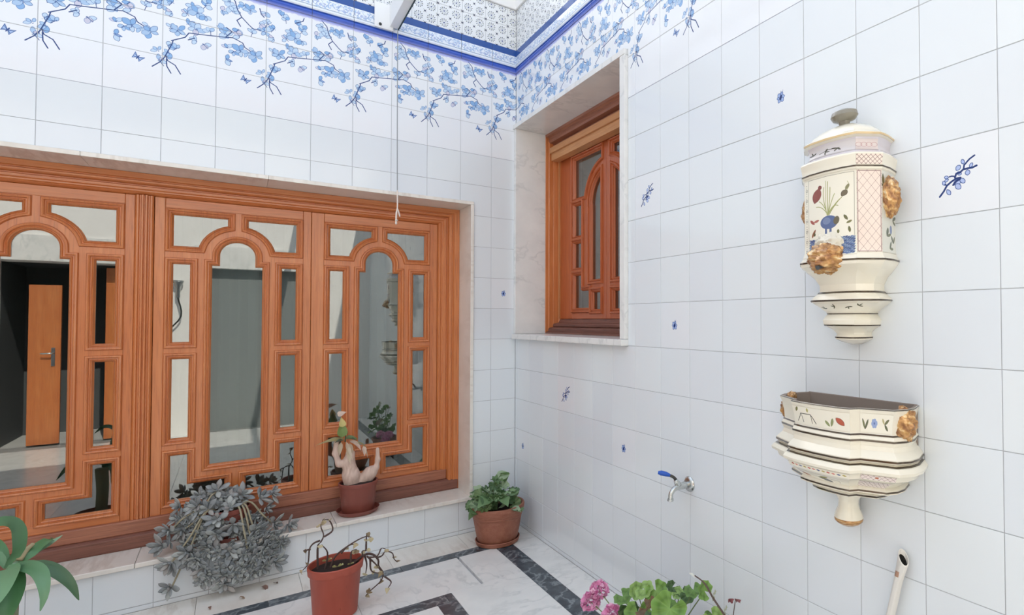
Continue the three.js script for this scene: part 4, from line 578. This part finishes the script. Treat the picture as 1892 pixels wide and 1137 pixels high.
// --- dried plant in the terracotta-coloured plastic pot, on the floor
{
  const ox = -1.105, oz = 0.61, t = thing('dead_potted_plant', ox, 0, oz, 'withered leafless plant in a red-orange plastic pot on the marble floor', 'plant');
  pot(t, [[0, 0.002], [0.084, 0.002], [0.088, 0.006], [0.101, 0.20], [0.103, 0.203], [0.109, 0.205], [0.112, 0.236], [0.109, 0.24], [0.104, 0.238], [0.1, 0.2], [0.098, 0.19]], M.plastic, 0.213, 0.101);
  const BR = [[[-1.172, 0.2], [-1.172, 0.327], [-1.164, 0.34], [-1.153, 0.367], [-1.165, 0.416], [-1.157, 0.448]], [[-1.153, 0.367], [-1.121, 0.39], [-1.138, 0.444], [-1.157, 0.449]], [[-1.149, 0.2], [-1.139, 0.292], [-1.164, 0.34]], [[-1.164, 0.34], [-1.188, 0.335], [-1.204, 0.32], [-1.213, 0.252], [-1.231, 0.234]], [[-1.204, 0.32], [-1.229, 0.315]], [[-1.13, 0.2], [-1.11, 0.261], [-1.056, 0.305], [-0.987, 0.331], [-0.966, 0.326]], [[-1.086, 0.278], [-1.06, 0.306], [-1.022, 0.308]], [[-1.06, 0.2], [-1.021, 0.226], [-0.98, 0.243], [-0.955, 0.235], [-0.933, 0.206], [-0.929, 0.173], [-0.911, 0.136], [-0.918, 0.106], [-0.964, 0.064], [-0.985, 0.047]], [[-0.98, 0.238], [-0.944, 0.241], [-0.926, 0.272], [-0.912, 0.268]], [[-0.98, 0.25], [-0.977, 0.304], [-0.973, 0.327]], [[-0.929, 0.201], [-0.908, 0.203], [-0.893, 0.219], [-0.864, 0.207], [-0.856, 0.177], [-0.841, 0.156]], [[-0.987, 0.236], [-0.98, 0.196], [-0.987, 0.162]], [[-0.965, 0.218], [-0.961, 0.162], [-0.918, 0.146]], [[-1.001, 0.245], [-1.004, 0.272], [-0.987, 0.271]], [[-0.905, 0.12], [-0.877, 0.086], [-0.892, 0.066]], [[-1.049, 0.22], [-1.046, 0.283], [-1.029, 0.29]], [[-0.98, 0.234], [-0.94, 0.184], [-0.925, 0.156]]];
  const twig = std({ color: 0x54423e, roughness: 0.85 }), dry = [leafMat(0xb9aa86), leafMat(0x9a8762), leafMat(0xc9bd98), leafMat(0x8d7a5c)], lg = [leafGeo(0.03, 0.011, { bend: 1.4, fold: 0.5, wave: 0.15 }), leafGeo(0.022, 0.012, { bend: -1.6, fold: 0.6, wave: 0.2 })];
  BR.forEach((b, i) => { const z0 = rr(-0.035, 0.045), z1 = z0 + rr(-0.03, 0.04), n = b.length - 1; part('branch', tube(b.map(([x, y], k) => [x - ox + (i > 4 ? 0 : 0), y, z0 + (z1 - z0) * k / n + (k && k < n ? rr(-0.006, 0.006) : 0)]), [i === 7 ? 0.007 : 0.0046, 0.0018], 6, 4), twig, t);
    const ends = i === 7 ? [9, 8, 7, 8] : i % 3 === 2 ? [n] : [n, n - 1]; for (const e of ends) { if (e < 1) continue; const [x, y] = b[e], o = part('dry_leaf', lg[Math.floor(rnd() * 2)], dry[Math.floor(rnd() * 4)], t); o.position.set(x - ox, y, z0 + (z1 - z0) * e / n); aim(o, V3(rr(-1, 1), rr(-1.2, 0.2), rr(-0.6, 1)), V3(rr(-0.4, 0.4), 1, 0.6)); } });
  const fresh = leafMat(0xd5d69a); for (const [x, z, s] of [[0.0, 0.055, 1.4], [0.05, 0.06, 0.8], [-0.03, -0.05, 1.2]]) { const o = part('dry_leaf', lobedGeo(0.018 * s, 5, 0.4), fresh, t); o.position.set(x, 0.235, z); aim(o, V3(rr(-0.6, 0.6), 0.35, 0.7)); }
}
// --- swollen-stemmed plant on the sill
{
  const ox = -0.905, oz = -0.112, t = thing('caudex_potted_plant', ox, 0.2292, oz, 'pale swollen-stemmed plant with drooping leaves in a brown pot on the sill', 'plant');
  pot(t, [[0, 0.014], [0.08, 0.014], [0.083, 0.018], [0.093, 0.156], [0.094, 0.16], [0.1, 0.162], [0.1015, 0.18], [0.098, 0.183], [0.093, 0.181], [0.09, 0.16]], M.brownPlastic, 0.172, 0.092, [[0, 0.001], [0.094, 0.001], [0.099, 0.005], [0.109, 0.024], [0.111, 0.026], [0.107, 0.026], [0.097, 0.009], [0, 0.009]]);
  // one smooth body: lower bulb, left trunk, two horns, right bulb with its horn
  const B = [[-0.034, 0.185, 0.0, 0.042, -0.038, 0.225, 0.0, 0.042], [-0.038, 0.225, 0, 0.042, -0.05, 0.3, 0, 0.029], [-0.05, 0.3, 0, 0.029, -0.042, 0.345, 0.0, 0.024], [-0.05, 0.29, 0, 0.024, -0.098, 0.295, 0.004, 0.015], [-0.098, 0.295, 0.004, 0.015, -0.117, 0.36, 0.004, 0.0145], [-0.117, 0.36, 0.004, 0.0145, -0.113, 0.418, 0.004, 0.013], [0.01, 0.175, 0, 0.026, 0.048, 0.2, 0, 0.034], [0.048, 0.2, 0, 0.034, 0.064, 0.222, 0.002, 0.033], [0.064, 0.222, 0.002, 0.033, 0.094, 0.245, 0.002, 0.014], [0.092, 0.245, 0.002, 0.012, 0.1, 0.29, 0.002, 0.0115], [0.1, 0.29, 0.002, 0.0115, 0.099, 0.352, 0.002, 0.0095]];
  const N = 72, S = 0.17, cxyz = [0, 0.3, 0], mc = new MarchingCubes(N, M.bark, false, false, 60000); mc.isolation = 0;
  const cap = (x, y, z, [ax, ay, az, ra, bx, by, bz, rb]) => { const ux = bx - ax, uy = by - ay, uz = bz - az, h = Math.min(1, Math.max(0, ((x - ax) * ux + (y - ay) * uy + (z - az) * uz) / (ux * ux + uy * uy + uz * uz))); return Math.hypot(x - ax - ux * h, y - ay - uy * h, z - az - uz * h) - (ra + (rb - ra) * h); };
  for (let k = 0; k < N; k++) for (let j = 0; j < N; j++) for (let i = 0; i < N; i++) { const x = cxyz[0] + ((i - N / 2) / (N / 2)) * S, y = cxyz[1] + ((j - N / 2) / (N / 2)) * S, z = cxyz[2] + ((k - N / 2) / (N / 2)) * S; let d = 0; for (const b of B) d += Math.exp(-cap(x, y, z, b) * 190); mc.field[i + j * N + k * N * N] = Math.log(d) / 190 + 0.0012 * noise.noise(x * 60, y * 30, z * 60); }
  mc.update(); const P = mc.positionArray.slice(0, mc.count * 3), NN = mc.normalArray.slice(0, mc.count * 3); for (let i = 0; i < P.length; i += 3) { P[i] = P[i] * S + cxyz[0]; P[i + 1] = P[i + 1] * S + cxyz[1]; P[i + 2] = P[i + 2] * S + cxyz[2]; }
  let g = new THREE.BufferGeometry(); g.setAttribute('position', new THREE.BufferAttribute(P, 3)); g = mergeVertices(g, 1e-5); g.computeVertexNormals();
  { const q = g.attributes.position, uv = new Float32Array(q.count * 2); for (let i = 0; i < q.count; i++) { uv[i * 2] = q.getX(i) * 1.5 + q.getZ(i); uv[i * 2 + 1] = q.getY(i); } g.setAttribute('uv', new THREE.BufferAttribute(uv, 2)); }
  part('swollen_stem', g, M.bark, t);
  const cols = { dry: leafMat(0xd6c5ab), green: leafMat(0x6f8a5c), olive: leafMat(0xa8a070), pale: leafMat(0xe3cdbb), dark: leafMat(0x54604a) };
  const dl = (L, W, bend, o) => leafGeo(L, W, { bend, fold: 0.35, wave: 0.08, ...o });
  const LV = [[[-0.07, 0.435, 0.01], [-1, 0.16, 0.25], 0.15, 0.016, 0.55, 'olive'], [[-0.07, 0.44, 0.01], [1, 0.1, 0.3], 0.07, 0.02, 0.7, 'green'], [[-0.05, 0.425, 0.02], [0.8, -0.3, 0.5], 0.1, 0.017, 1.2, 'pale'], [[-0.04, 0.41, 0.02], [0.9, 0.2, 0.3], 0.12, 0.008, 1.9, 'olive'], [[0.015, 0.4, 0.02], [0.5, -1, 0.2], 0.1, 0.007, 0.5, 'dry'], [[-0.065, 0.42, 0.015], [0.15, -1, 0.4], 0.13, 0.012, -0.5, 'dry'], [[-0.05, 0.41, 0.02], [0.3, -1, 0.25], 0.09, 0.012, 0.7, 'dry'], [[-0.09, 0.42, 0.01], [-0.2, -1, 0.4], 0.1, 0.012, 0.9, 'dry'], [[-0.06, 0.43, 0.0], [0.5, 0.4, 0.6], 0.06, 0.014, 1.2, 'dark'], [[-0.08, 0.43, 0.02], [-0.5, 0.3, 0.5], 0.06, 0.012, 1.0, 'dark'], [[0.02, 0.385, 0.03], [0.15, -1, 0.3], 0.06, 0.013, 0.4, 'pale'], [[-0.06, 0.39, 0.03], [0.0, -1, 0.5], 0.12, 0.011, -0.6, 'dry']];
  for (const [p, d, L, W, b, c] of LV) { const o = part('leaf', dl(L, W, b), cols[c], t); o.position.set(...p); aim(o, V3(...d), V3(0.1, 1, 0.5)); }
  part('flower_stalk', tube([[-0.07, 0.42, 0.01], [-0.07, 0.47, 0.02], [-0.085, 0.52, 0.03]], [0.004, 0.002], 6, 4), cols.dark, t);
  const up = part('leaf', leafGeo(0.1, 0.026, { fold: 0.4, bend: 0.3 }), leafMat(0x7f9a58), t); up.position.set(-0.088, 0.45, 0.03); aim(up, V3(0, 1, 0.05), V3(0, 0, 1)); const up2 = part('leaf', leafGeo(0.06, 0.018, { fold: 0.4, bend: 0.5 }), leafMat(0xd9cc86), t); up2.position.set(-0.085, 0.51, 0.034); aim(up2, V3(-0.15, 1, 0.1), V3(0, 0, 1)); const up3 = part('leaf', leafGeo(0.05, 0.018, { fold: 0.5, bend: 0.8 }), cols.pale, t); up3.position.set(-0.11, 0.575, 0.03); aim(up3, V3(0.8, 0.6, 0.2), V3(-0.3, 0.6, 0.8));
}
// --- clay pot with a leafy plant in the corner
{
  const t = thing('clay_potted_plant', -0.212, 0, 0.252, 'leafy green plant in a wide glazed clay pot standing in the corner', 'plant');
  pot(t, [[0, 0.022], [0.112, 0.022], [0.118, 0.03], [0.128, 0.08], [0.14, 0.15], [0.143, 0.165], [0.146, 0.168], [0.146, 0.174], [0.149, 0.178], [0.156, 0.205], [0.158, 0.222], [0.155, 0.23], [0.147, 0.231], [0.141, 0.222], [0.134, 0.18]], M.clay, 0.19, 0.137, [[0, 0.001], [0.118, 0.001], [0.124, 0.005], [0.13, 0.026], [0.127, 0.029], [0.122, 0.025], [0.116, 0.01], [0, 0.01]]);
  const ms = [leafMat(0x6f9160), leafMat(0x88a878), leafMat(0x587850), leafMat(0xa6bc98), leafMat(0x7a9462)], gs = [leafGeo(0.075, 0.03, { bend: 0.9, fold: 0.25, wave: 0.1, seg: 8 }), lobedGeo(0.04, 9, 0.3, 0.12), lobedGeo(0.034, 7, 0.5, 0.18), leafGeo(0.06, 0.026, { bend: -0.6, fold: 0.3, wave: 0.12, seg: 8 })];
  const stem = std({ color: 0x5d6b48, roughness: 0.8 });
  const spots = []; for (let i = 0; i < 62; i++) { const a = rr(0, 6.28), r = 0.115 * Math.sqrt(rnd()); spots.push([-0.035 + Math.cos(a) * r * 1.1, rr(0.24, 0.35) - r * 0.35, 0.0 + Math.sin(a) * r]); }
  spots.push([0.0, 0.36, -0.02], [0.01, 0.375, -0.02], [0.035, 0.405, -0.02], [-0.02, 0.345, -0.01], [-0.14, 0.25, 0.03], [-0.155, 0.225, 0.05], [-0.13, 0.30, 0.0], [-0.11, 0.315, -0.02], [0.06, 0.215, 0.135], [0.035, 0.225, 0.13], [0.06, 0.235, 0.02], [0.08, 0.225, 0.05], [0.095, 0.22, 0.03]);
  for (const [x, y, z] of spots) { const o = part('leaf', gs[Math.floor(rnd() * 4)], ms[Math.floor(rnd() * 5)], t); o.position.set(x, y, z); aim(o, V3(x + 0.035 + rr(-0.05, 0.05), rr(-0.05, 0.03), z + rr(-0.04, 0.06)), V3(rr(-0.4, 0.4), 1, rr(0, 0.9))); o.scale.setScalar(rr(0.95, 1.4)); }
  for (let i = 0; i < 9; i++) { const a = i * 0.7, r = rr(0.02, 0.09), e = spots[i * 5]; part('stem', tube([[Math.cos(a) * r * 0.4 - 0.03, 0.185, Math.sin(a) * r * 0.4], [(e[0] - 0.03) / 2, 0.24, e[2] / 2], e], [0.0035, 0.002], 5, 4), stem, t); }
  part('stem', tube([[-0.01, 0.19, 0], [0.0, 0.3, -0.01], [0.005, 0.36, -0.02], [0.035, 0.405, -0.02]], [0.004, 0.002], 5, 5), stem, t);
}
// --- trailing grey succulent on the sill
{
  const ox = -1.5, oy = 0.2292, oz = -0.105, t = thing('trailing_succulent', ox, oy, oz, 'trailing grey rosette succulent spilling from a brown pot on the sill', 'plant');
  pot(t, [[0, 0.014], [0.07, 0.014], [0.074, 0.018], [0.09, 0.13], [0.097, 0.134], [0.099, 0.155], [0.095, 0.158], [0.09, 0.156], [0.087, 0.13]], M.brownPlastic, 0.148, 0.088, [[0, 0.001], [0.092, 0.001], [0.098, 0.005], [0.106, 0.024], [0.102, 0.025], [0.094, 0.009], [0, 0.009]]);
  const RS = [[-1.541, 0.477, -0.12], [-1.578, 0.406, -0.06], [-1.488, 0.4, -0.03], [-1.474, 0.322, 0.0], [-1.542, 0.357, -0.01], [-1.62, 0.42, -0.08], [-1.684, 0.423, -0.12], [-1.718, 0.333, -0.05], [-1.737, 0.28, 0.0], [-1.649, 0.244, 0.05], [-1.706, 0.211, 0.06], [-1.573, 0.248, 0.04], [-1.489, 0.211, 0.06], [-1.412, 0.185, 0.06], [-1.349, 0.183, 0.05], [-1.306, 0.278, -0.04], [-1.245, 0.265, -0.02], [-1.313, 0.413, -0.13], [-1.366, 0.407, -0.1], [-1.304, 0.107, 0.06], [-1.371, 0.096, 0.06], [-1.437, 0.107, 0.07], [-1.513, 0.117, 0.07], [-1.587, 0.156, 0.07], [-1.629, 0.197, 0.05], [-1.704, 0.097, 0.06], [-1.504, 0.056, 0.07], [-1.385, 0.268, 0.0], [-1.439, 0.434, -0.12], [-1.501, 0.44, -0.1], [-1.669, 0.327, -0.03], [-1.541, 0.29, 0.02], [-1.34, 0.235, 0.03]];
  const ms = [0xa0a5a5, 0x939899, 0xb0b5b2, 0xa8a6a3, 0x8c9294].map((c) => phy({ color: c, roughness: 0.62, sheen: 0.3, sheenColor: new THREE.Color(0xc8d0d4), sheenRoughness: 0.6 }));
  const gs = [fleshGeo(0.064, 0.0155, 0.0045, { bend: 0.35, base: 1.25, tip: 0.8 }), fleshGeo(0.058, 0.0145, 0.0042, { bend: 0.55, base: 1.3, tip: 0.8 }), fleshGeo(0.07, 0.0145, 0.0042, { bend: 0.15, base: 1.2, tip: 0.8 })], stemM = std({ color: 0xa39a80, roughness: 0.8 });
  const outward = (px, py, pz) => V3(px * 1.1, (py > 0.12 ? 0.1 : -0.02) + rr(-0.06, 0.04), Math.max(0.12, pz + 0.12)).normalize();
  const leaves = (k, f) => { for (let i = 0; i < 9; i++) { const a = i * 2.4 + k, e = 0.62 + (8 - i) / 8 * 0.86, o = f(gs[i % 3], ms[(i + k) % 5]); aim(o, V3(Math.cos(a) * Math.sin(e), Math.sin(a) * Math.sin(e), Math.cos(e)), V3(-Math.cos(a) * 0.3, -Math.sin(a) * 0.3, 1)); o.scale.setScalar((0.62 + 0.38 * (8 - i) / 8) * rr(0.9, 1.1)); } };
  RS.forEach(([x, y, z], k) => {
    const px = x - ox, py = y - oy, pz = z - oz, out = outward(px, py, pz);
    const r = new THREE.Group(); r.name = k ? 'rosette_' + String(k).padStart(3, '0') : 'rosette'; r.userData.n_ = {}; t.add(r); r.position.set(px, py, pz); aim(r, out, V3(rr(-0.5, 0.5), 1, 0.1)); r.scale.setScalar(rr(0.85, 1.15));
    leaves(k, (g, m) => part('leaf', g, m, r));
    const rim = 0.088, an = Math.atan2(px, Math.max(0.02, pz)), sx = Math.sin(an) * rim * 0.7, sz = Math.cos(an) * rim * 0.7;
    if (k % 5 === 0 || [7, 13, 27].includes(k)) part('stem', tube([[sx * 0.6, 0.14, sz * 0.6], [sx * 1.5, 0.175, sz * 1.5], [(sx * 1.7 + px) / 2, (0.15 + py) / 2 + (py < 0.1 ? 0.0 : 0.03), (sz * 1.9 + pz) / 2 + 0.01], [px - out.x * 0.01, py - out.y * 0.01, pz - out.z * 0.012]], [0.005, 0.004], 6, 5), stemM, t);
  });
  // the smaller rosettes between and behind them, too many to tell apart
  const by = [[], []]; for (let k = 0; k < 230; k++) { const a = RS[(k * 7) % RS.length], b = RS[(k * 7 + 3 + k % 5) % RS.length], f = rr(0.25, 0.6), r = new THREE.Object3D(); if (Math.hypot(a[0] - b[0], a[1] - b[1]) > 0.3) continue; const px = a[0] + (b[0] - a[0]) * f - ox, py = a[1] + (b[1] - a[1]) * f - oy, pz = a[2] + (b[2] - a[2]) * f - oz - 0.03; r.position.set(px, py, pz + (py < 0.02 ? 0.04 : 0)); aim(r, outward(px, py, pz), V3(rr(-0.5, 0.5), 1, 0.1)); r.scale.setScalar(rr(0.6, 0.9)); leaves(k, (g, m) => { const o = new THREE.Object3D(); r.add(o); o.g_ = g; return o; }); r.updateMatrixWorld(true); r.children.forEach((o, i) => by[i % 2].push(o.g_.clone().applyMatrix4(o.matrixWorld))); }
  by.forEach((l, i) => tag(part('small_rosettes', mergeGeometries(l), ms[i + 1], t), null, null, null, 'stuff'));
}
// --- agave at the left, in a pot on a low stool below the picture's edge
{
  const ox = -2.095, oy = 0.475, oz = 0.62, t = thing('potted_agave', ox, 0, oz, 'large soft-leaved green agave in a clay pot in front of the left sash', 'plant');
  pot(t, [[0, 0.002], [0.09, 0.002], [0.094, 0.006], [0.11, 0.18], [0.118, 0.185], [0.12, 0.21], [0.114, 0.213], [0.108, 0.19]], M.clay, 0.192, 0.107);
  part('trunk', tube([[0, 0.18, 0], [0.005, 0.34, 0.005], [0, oy - 0.01, 0]], [0.026, 0.03], 10, 4), std({ color: 0x8a9276, roughness: 0.8 }), t);
  const ms = [0x5f8a63, 0x6f9a72, 0x4f7f50, 0x86a888, 0x3f6440].map((c) => phy({ color: c, roughness: 0.42, clearcoat: 0.2, clearcoatRoughness: 0.4 }));
  const LV = [[[[0.0, 0.49, 0.0], [0.01, 0.513, 0.0], [0.027, 0.538, 0.01], [0.037, 0.593, 0.04], [0.037, 0.65, 0.08], [0.022, 0.685, 0.13], [-0.02, 0.688, 0.18], [-0.06, 0.65, 0.2]], 0.02, [0.5, 0.3, 0.9], 0], [[[0.0, 0.485, 0.0], [0.019, 0.497, 0.0], [0.039, 0.505, -0.02], [0.059, 0.516, -0.05], [0.086, 0.527, -0.08], [0.114, 0.541, -0.12]], 0.012, [0.2, 0.9, 0.7], 3], [[[0.03, 0.5, 0.0], [0.056, 0.52, -0.02], [0.07, 0.535, -0.05], [0.085, 0.54, -0.09], [0.106, 0.525, -0.15]], 0.018, [-0.3, 0.2, 1], 2],
    [[[0.0, 0.48, 0.01], [0.023, 0.492, 0.02], [0.065, 0.502, 0.07], [0.1, 0.49, 0.12], [0.12, 0.458, 0.17], [0.124, 0.421, 0.19], [0.118, 0.385, 0.2]], 0.022, [0.1, 0.6, 0.8], 0], [[[0.0, 0.475, 0.0], [0.041, 0.482, 0.0], [0.089, 0.475, 0.01], [0.129, 0.448, 0.03], [0.165, 0.401, 0.05], [0.186, 0.345, 0.06]], 0.021, [0.2, 0.6, 0.8], 4], [[[0.0, 0.48, 0.02], [0.016, 0.499, 0.04], [0.02, 0.492, 0.12], [0.015, 0.46, 0.19], [-0.01, 0.41, 0.23], [-0.04, 0.35, 0.25]], 0.036, [-0.1, 0.8, 0.6], 1], [[[0.0, 0.47, 0.02], [0.025, 0.484, 0.04], [0.038, 0.453, 0.09], [0.04, 0.42, 0.13], [0.035, 0.38, 0.16], [0.02, 0.33, 0.18]], 0.027, [0.1, 0.6, 0.8], 2],
    [[[0, 0.49, 0], [-0.026, 0.535, -0.02], [-0.07, 0.54, -0.02], [-0.14, 0.49, 0.02], [-0.19, 0.42, 0.04]], 0.018, [0, 0.8, 0.6], 0], [[[0, 0.49, -0.01], [-0.024, 0.525, -0.07], [-0.053, 0.55, -0.12], [-0.09, 0.55, -0.18], [-0.12, 0.51, -0.24]], 0.018, [0, 0.8, 0.6], 2], [[[0, 0.48, 0.02], [-0.06, 0.5, 0.08], [-0.12, 0.47, 0.14], [-0.16, 0.4, 0.18]], 0.034, [-0.3, 0.8, 0.5], 1]];
  LV.forEach(([p, W, h, c]) => part('leaf', spineLeaf(p, W, h), ms[c], t));
  part('dry_bud', tube([[0.03, 0.51, 0.0], [0.042, 0.535, -0.02], [0.055, 0.548, -0.04]], [0.01, 0.006], 8, 3), std({ color: 0xa89a78, roughness: 0.8 }), t);
}
// --- pink geranium by the right wall
{
  const ox = -0.30, oz = 2.0, t = thing('potted_geranium', ox, 0, oz, 'pink-flowered geranium with round green leaves below the tap by the right wall', 'plant');
  pot(t, [[0, 0.002], [0.08, 0.002], [0.084, 0.006], [0.105, 0.16], [0.112, 0.164], [0.114, 0.19], [0.108, 0.192], [0.103, 0.17]], M.clay, 0.172, 0.102);
  const stem = std({ color: 0x6f7f50, roughness: 0.8 }), brown = std({ color: 0x5b4a44, roughness: 0.85 });
  const ms = [0x8fb566, 0x789d5a, 0xa8c684, 0x587650, 0x86634e].map((c) => leafMat(c, { map: zoneTex })), gs = [lobedGeo(0.046, 7, 0.22, 0.09, 42), lobedGeo(0.042, 6, 0.3, 0.1, 42), lobedGeo(0.038, 7, 0.15, 0.09, 42)];
  // [x, y, z, leaf size, tone], all in metres from the pot's foot
  const LV = [[-0.01, 0.37, -0.063, 1.0, 2], [-0.03, 0.31, -0.172, 1.05, 1], [-0.06, 0.405, 0.153, 1.5, 0], [-0.04, 0.335, -0.007, 1.05, 4], [0.02, 0.37, -0.031, 0.95, 0], [0.06, 0.387, 0.014, 0.6, 3], [0.07, 0.386, 0.054, 0.7, 3], [0.05, 0.385, 0.053, 0.6, 2], [0.06, 0.39, 0.097, 0.75, 3], [0.04, 0.435, 0.155, 0.75, 1], [0.05, 0.447, 0.2, 0.8, 0], [-0.03, 0.285, -0.135, 1.0, 3], [-0.08, 0.36, 0.114, 1.2, 3], [-0.02, 0.36, 0.07, 1.0, 1], [-0.02, 0.43, 0.317, 1.0, 2], [0.02, 0.41, 0.27, 0.9, 1], [-0.06, 0.24, -0.09, 1.1, 1], [-0.1, 0.26, 0.0, 1.2, 0], [-0.08, 0.3, 0.1, 1.2, 1], [-0.03, 0.33, 0.22, 1.2, 0], [0.05, 0.27, -0.06, 1.0, 1], [0.09, 0.26, 0.09, 1.0, 0], [-0.04, 0.3, -0.06, 1.1, 0], [0.0, 0.34, -0.12, 0.8, 2]];
  for (const [x, y, z, s, c] of LV) { const o = part('leaf', gs[Math.floor(rnd() * 3)], ms[c], t); o.position.set(x, y, z); aim(o, V3(rr(-0.4, 0.3), rr(-0.5, 0.2), rr(-0.2, 0.6)), V3(-0.55 + rr(-0.2, 0.2), 0.75, 0.75)); o.scale.setScalar(s * 1.08); part('stalk', tube([[x * 0.3, 0.17, z * 0.3], [x * 0.6, (y + 0.16) / 2, z * 0.55], [x, y - 0.002, z]], [0.0028, 0.0018], 5, 4), stem, t); }
  const pk = [0xf3b4d6, 0xea9cc8, 0xf8cde4, 0xdd82b6].map((c) => leafMat(c, { roughness: 0.6 })), pg = leafGeo(0.02, 0.011, { bend: 0.8, fold: 0.3, wave: 0.12, seg: 5, base: 0.9, tip: 0.6 });
  for (const [x, y, z] of [[-0.03, 0.266, -0.345], [-0.07, 0.248, -0.185], [-0.06, 0.226, -0.36]]) { const h = new THREE.Group(); h.name = 'flower_head'; t.add(h); h.userData.n_ = {}; h.position.set(x, y, z); const by = [[], [], [], []]; for (let i = 0; i < 80; i++) { const g = pg.clone(), a = i * 2.4, e = Math.acos(1 - 1.7 * (i / 80)), d = V3(Math.cos(a) * Math.sin(e), Math.cos(e), Math.sin(a) * Math.sin(e)), o = new THREE.Object3D(); aim(o, d.clone().add(V3(rr(-0.5, 0.5), rr(-0.3, 0.3), rr(-0.5, 0.5))), V3(rr(-1, 1), rr(-1, 1), rr(-1, 1))); o.position.copy(d.multiplyScalar(0.024)); o.updateMatrix(); by[i % 4].push(g.applyMatrix4(o.matrix)); } by.forEach((l, i) => part('petals', mergeGeometries(l), pk[i], h)); part('stalk', tube([[x * 0.4, 0.17, z * 0.3], [x, y, z]], [0.003, 0.002], 5, 3), stem, t); }
  part('bare_stem', tube([[0.04, 0.17, 0.08], [0.02, 0.34, 0.38], [0.0, 0.43, 0.365], [0.0, 0.475, 0.3], [0.0, 0.508, 0.255], [0, 0.515, 0.21]], [0.005, 0.0022], 6, 5), brown, t);
  part('pale_bud', leafGeo(0.035, 0.006, { bend: 0.5, fold: 0.2 }), leafMat(0xe8e8dc), t).position.set(0, 0.514, 0.182);
  const red = part('leaf', lobedGeo(0.024, 5, 0.5), leafMat(0x8a4a4c), t); red.position.set(0.1, 0.44, 0.291); aim(red, V3(-0.5, 0.5, 0.5), V3(-0.6, 0.4, 0.6)); part('stalk', tube([[0.03, 0.25, 0.2], [0.08, 0.36, 0.29], [0.1, 0.44, 0.295]], [0.002, 0.0015], 5, 3), brown, t);
  for (const [y, z] of [[0.45, 0.34], [0.43, 0.36], [0.48, 0.29]]) { const o = part('leaf', gs[2], leafMat(0xb8bda0), t); o.position.set(0.01, y, z); o.scale.setScalar(0.5); aim(o, V3(-0.6, 0.5, 0.4), V3(-0.5, 0.5, 0.7)); }
}
// --- fallen dry leaves on the floor
{
  const g = leafGeo(0.045, 0.014, { bend: 1.2, fold: 0.4, wave: 0.15 }), ms = [leafMat(0x8a6a5c), leafMat(0x6e5a50), leafMat(0xa08468)];
  const F = [[-1.36, 0.09, 0.7, 'curled brown dry leaf on the floor under the succulent'], [-1.31, 0.085, 2.4, 'small brown dry leaf on the floor nearest the red plastic pot'], [-1.45, 0.16, 1.4, 'dark dry leaf on the marble strip below the hanging rosettes'], [-1.56, 0.18, 0.3, 'tiny dark crumb of leaf on the floor at the dark band']];
  F.forEach(([x, z, a, l], i) => { const t = thing('fallen_leaf', x, 0.004, z, l, 'leaf'); const o = part('blade', g, ms[i % 3], t); o.position.y = 0.006; o.rotation.set(-0.1, a, 0); o.scale.setScalar(i === 3 ? 0.5 : i === 0 ? 1.1 : 0.75); });
}
scene.traverse((o) => { if (o.userData.n_) delete o.userData.n_; });
renderer.render(scene, camera);
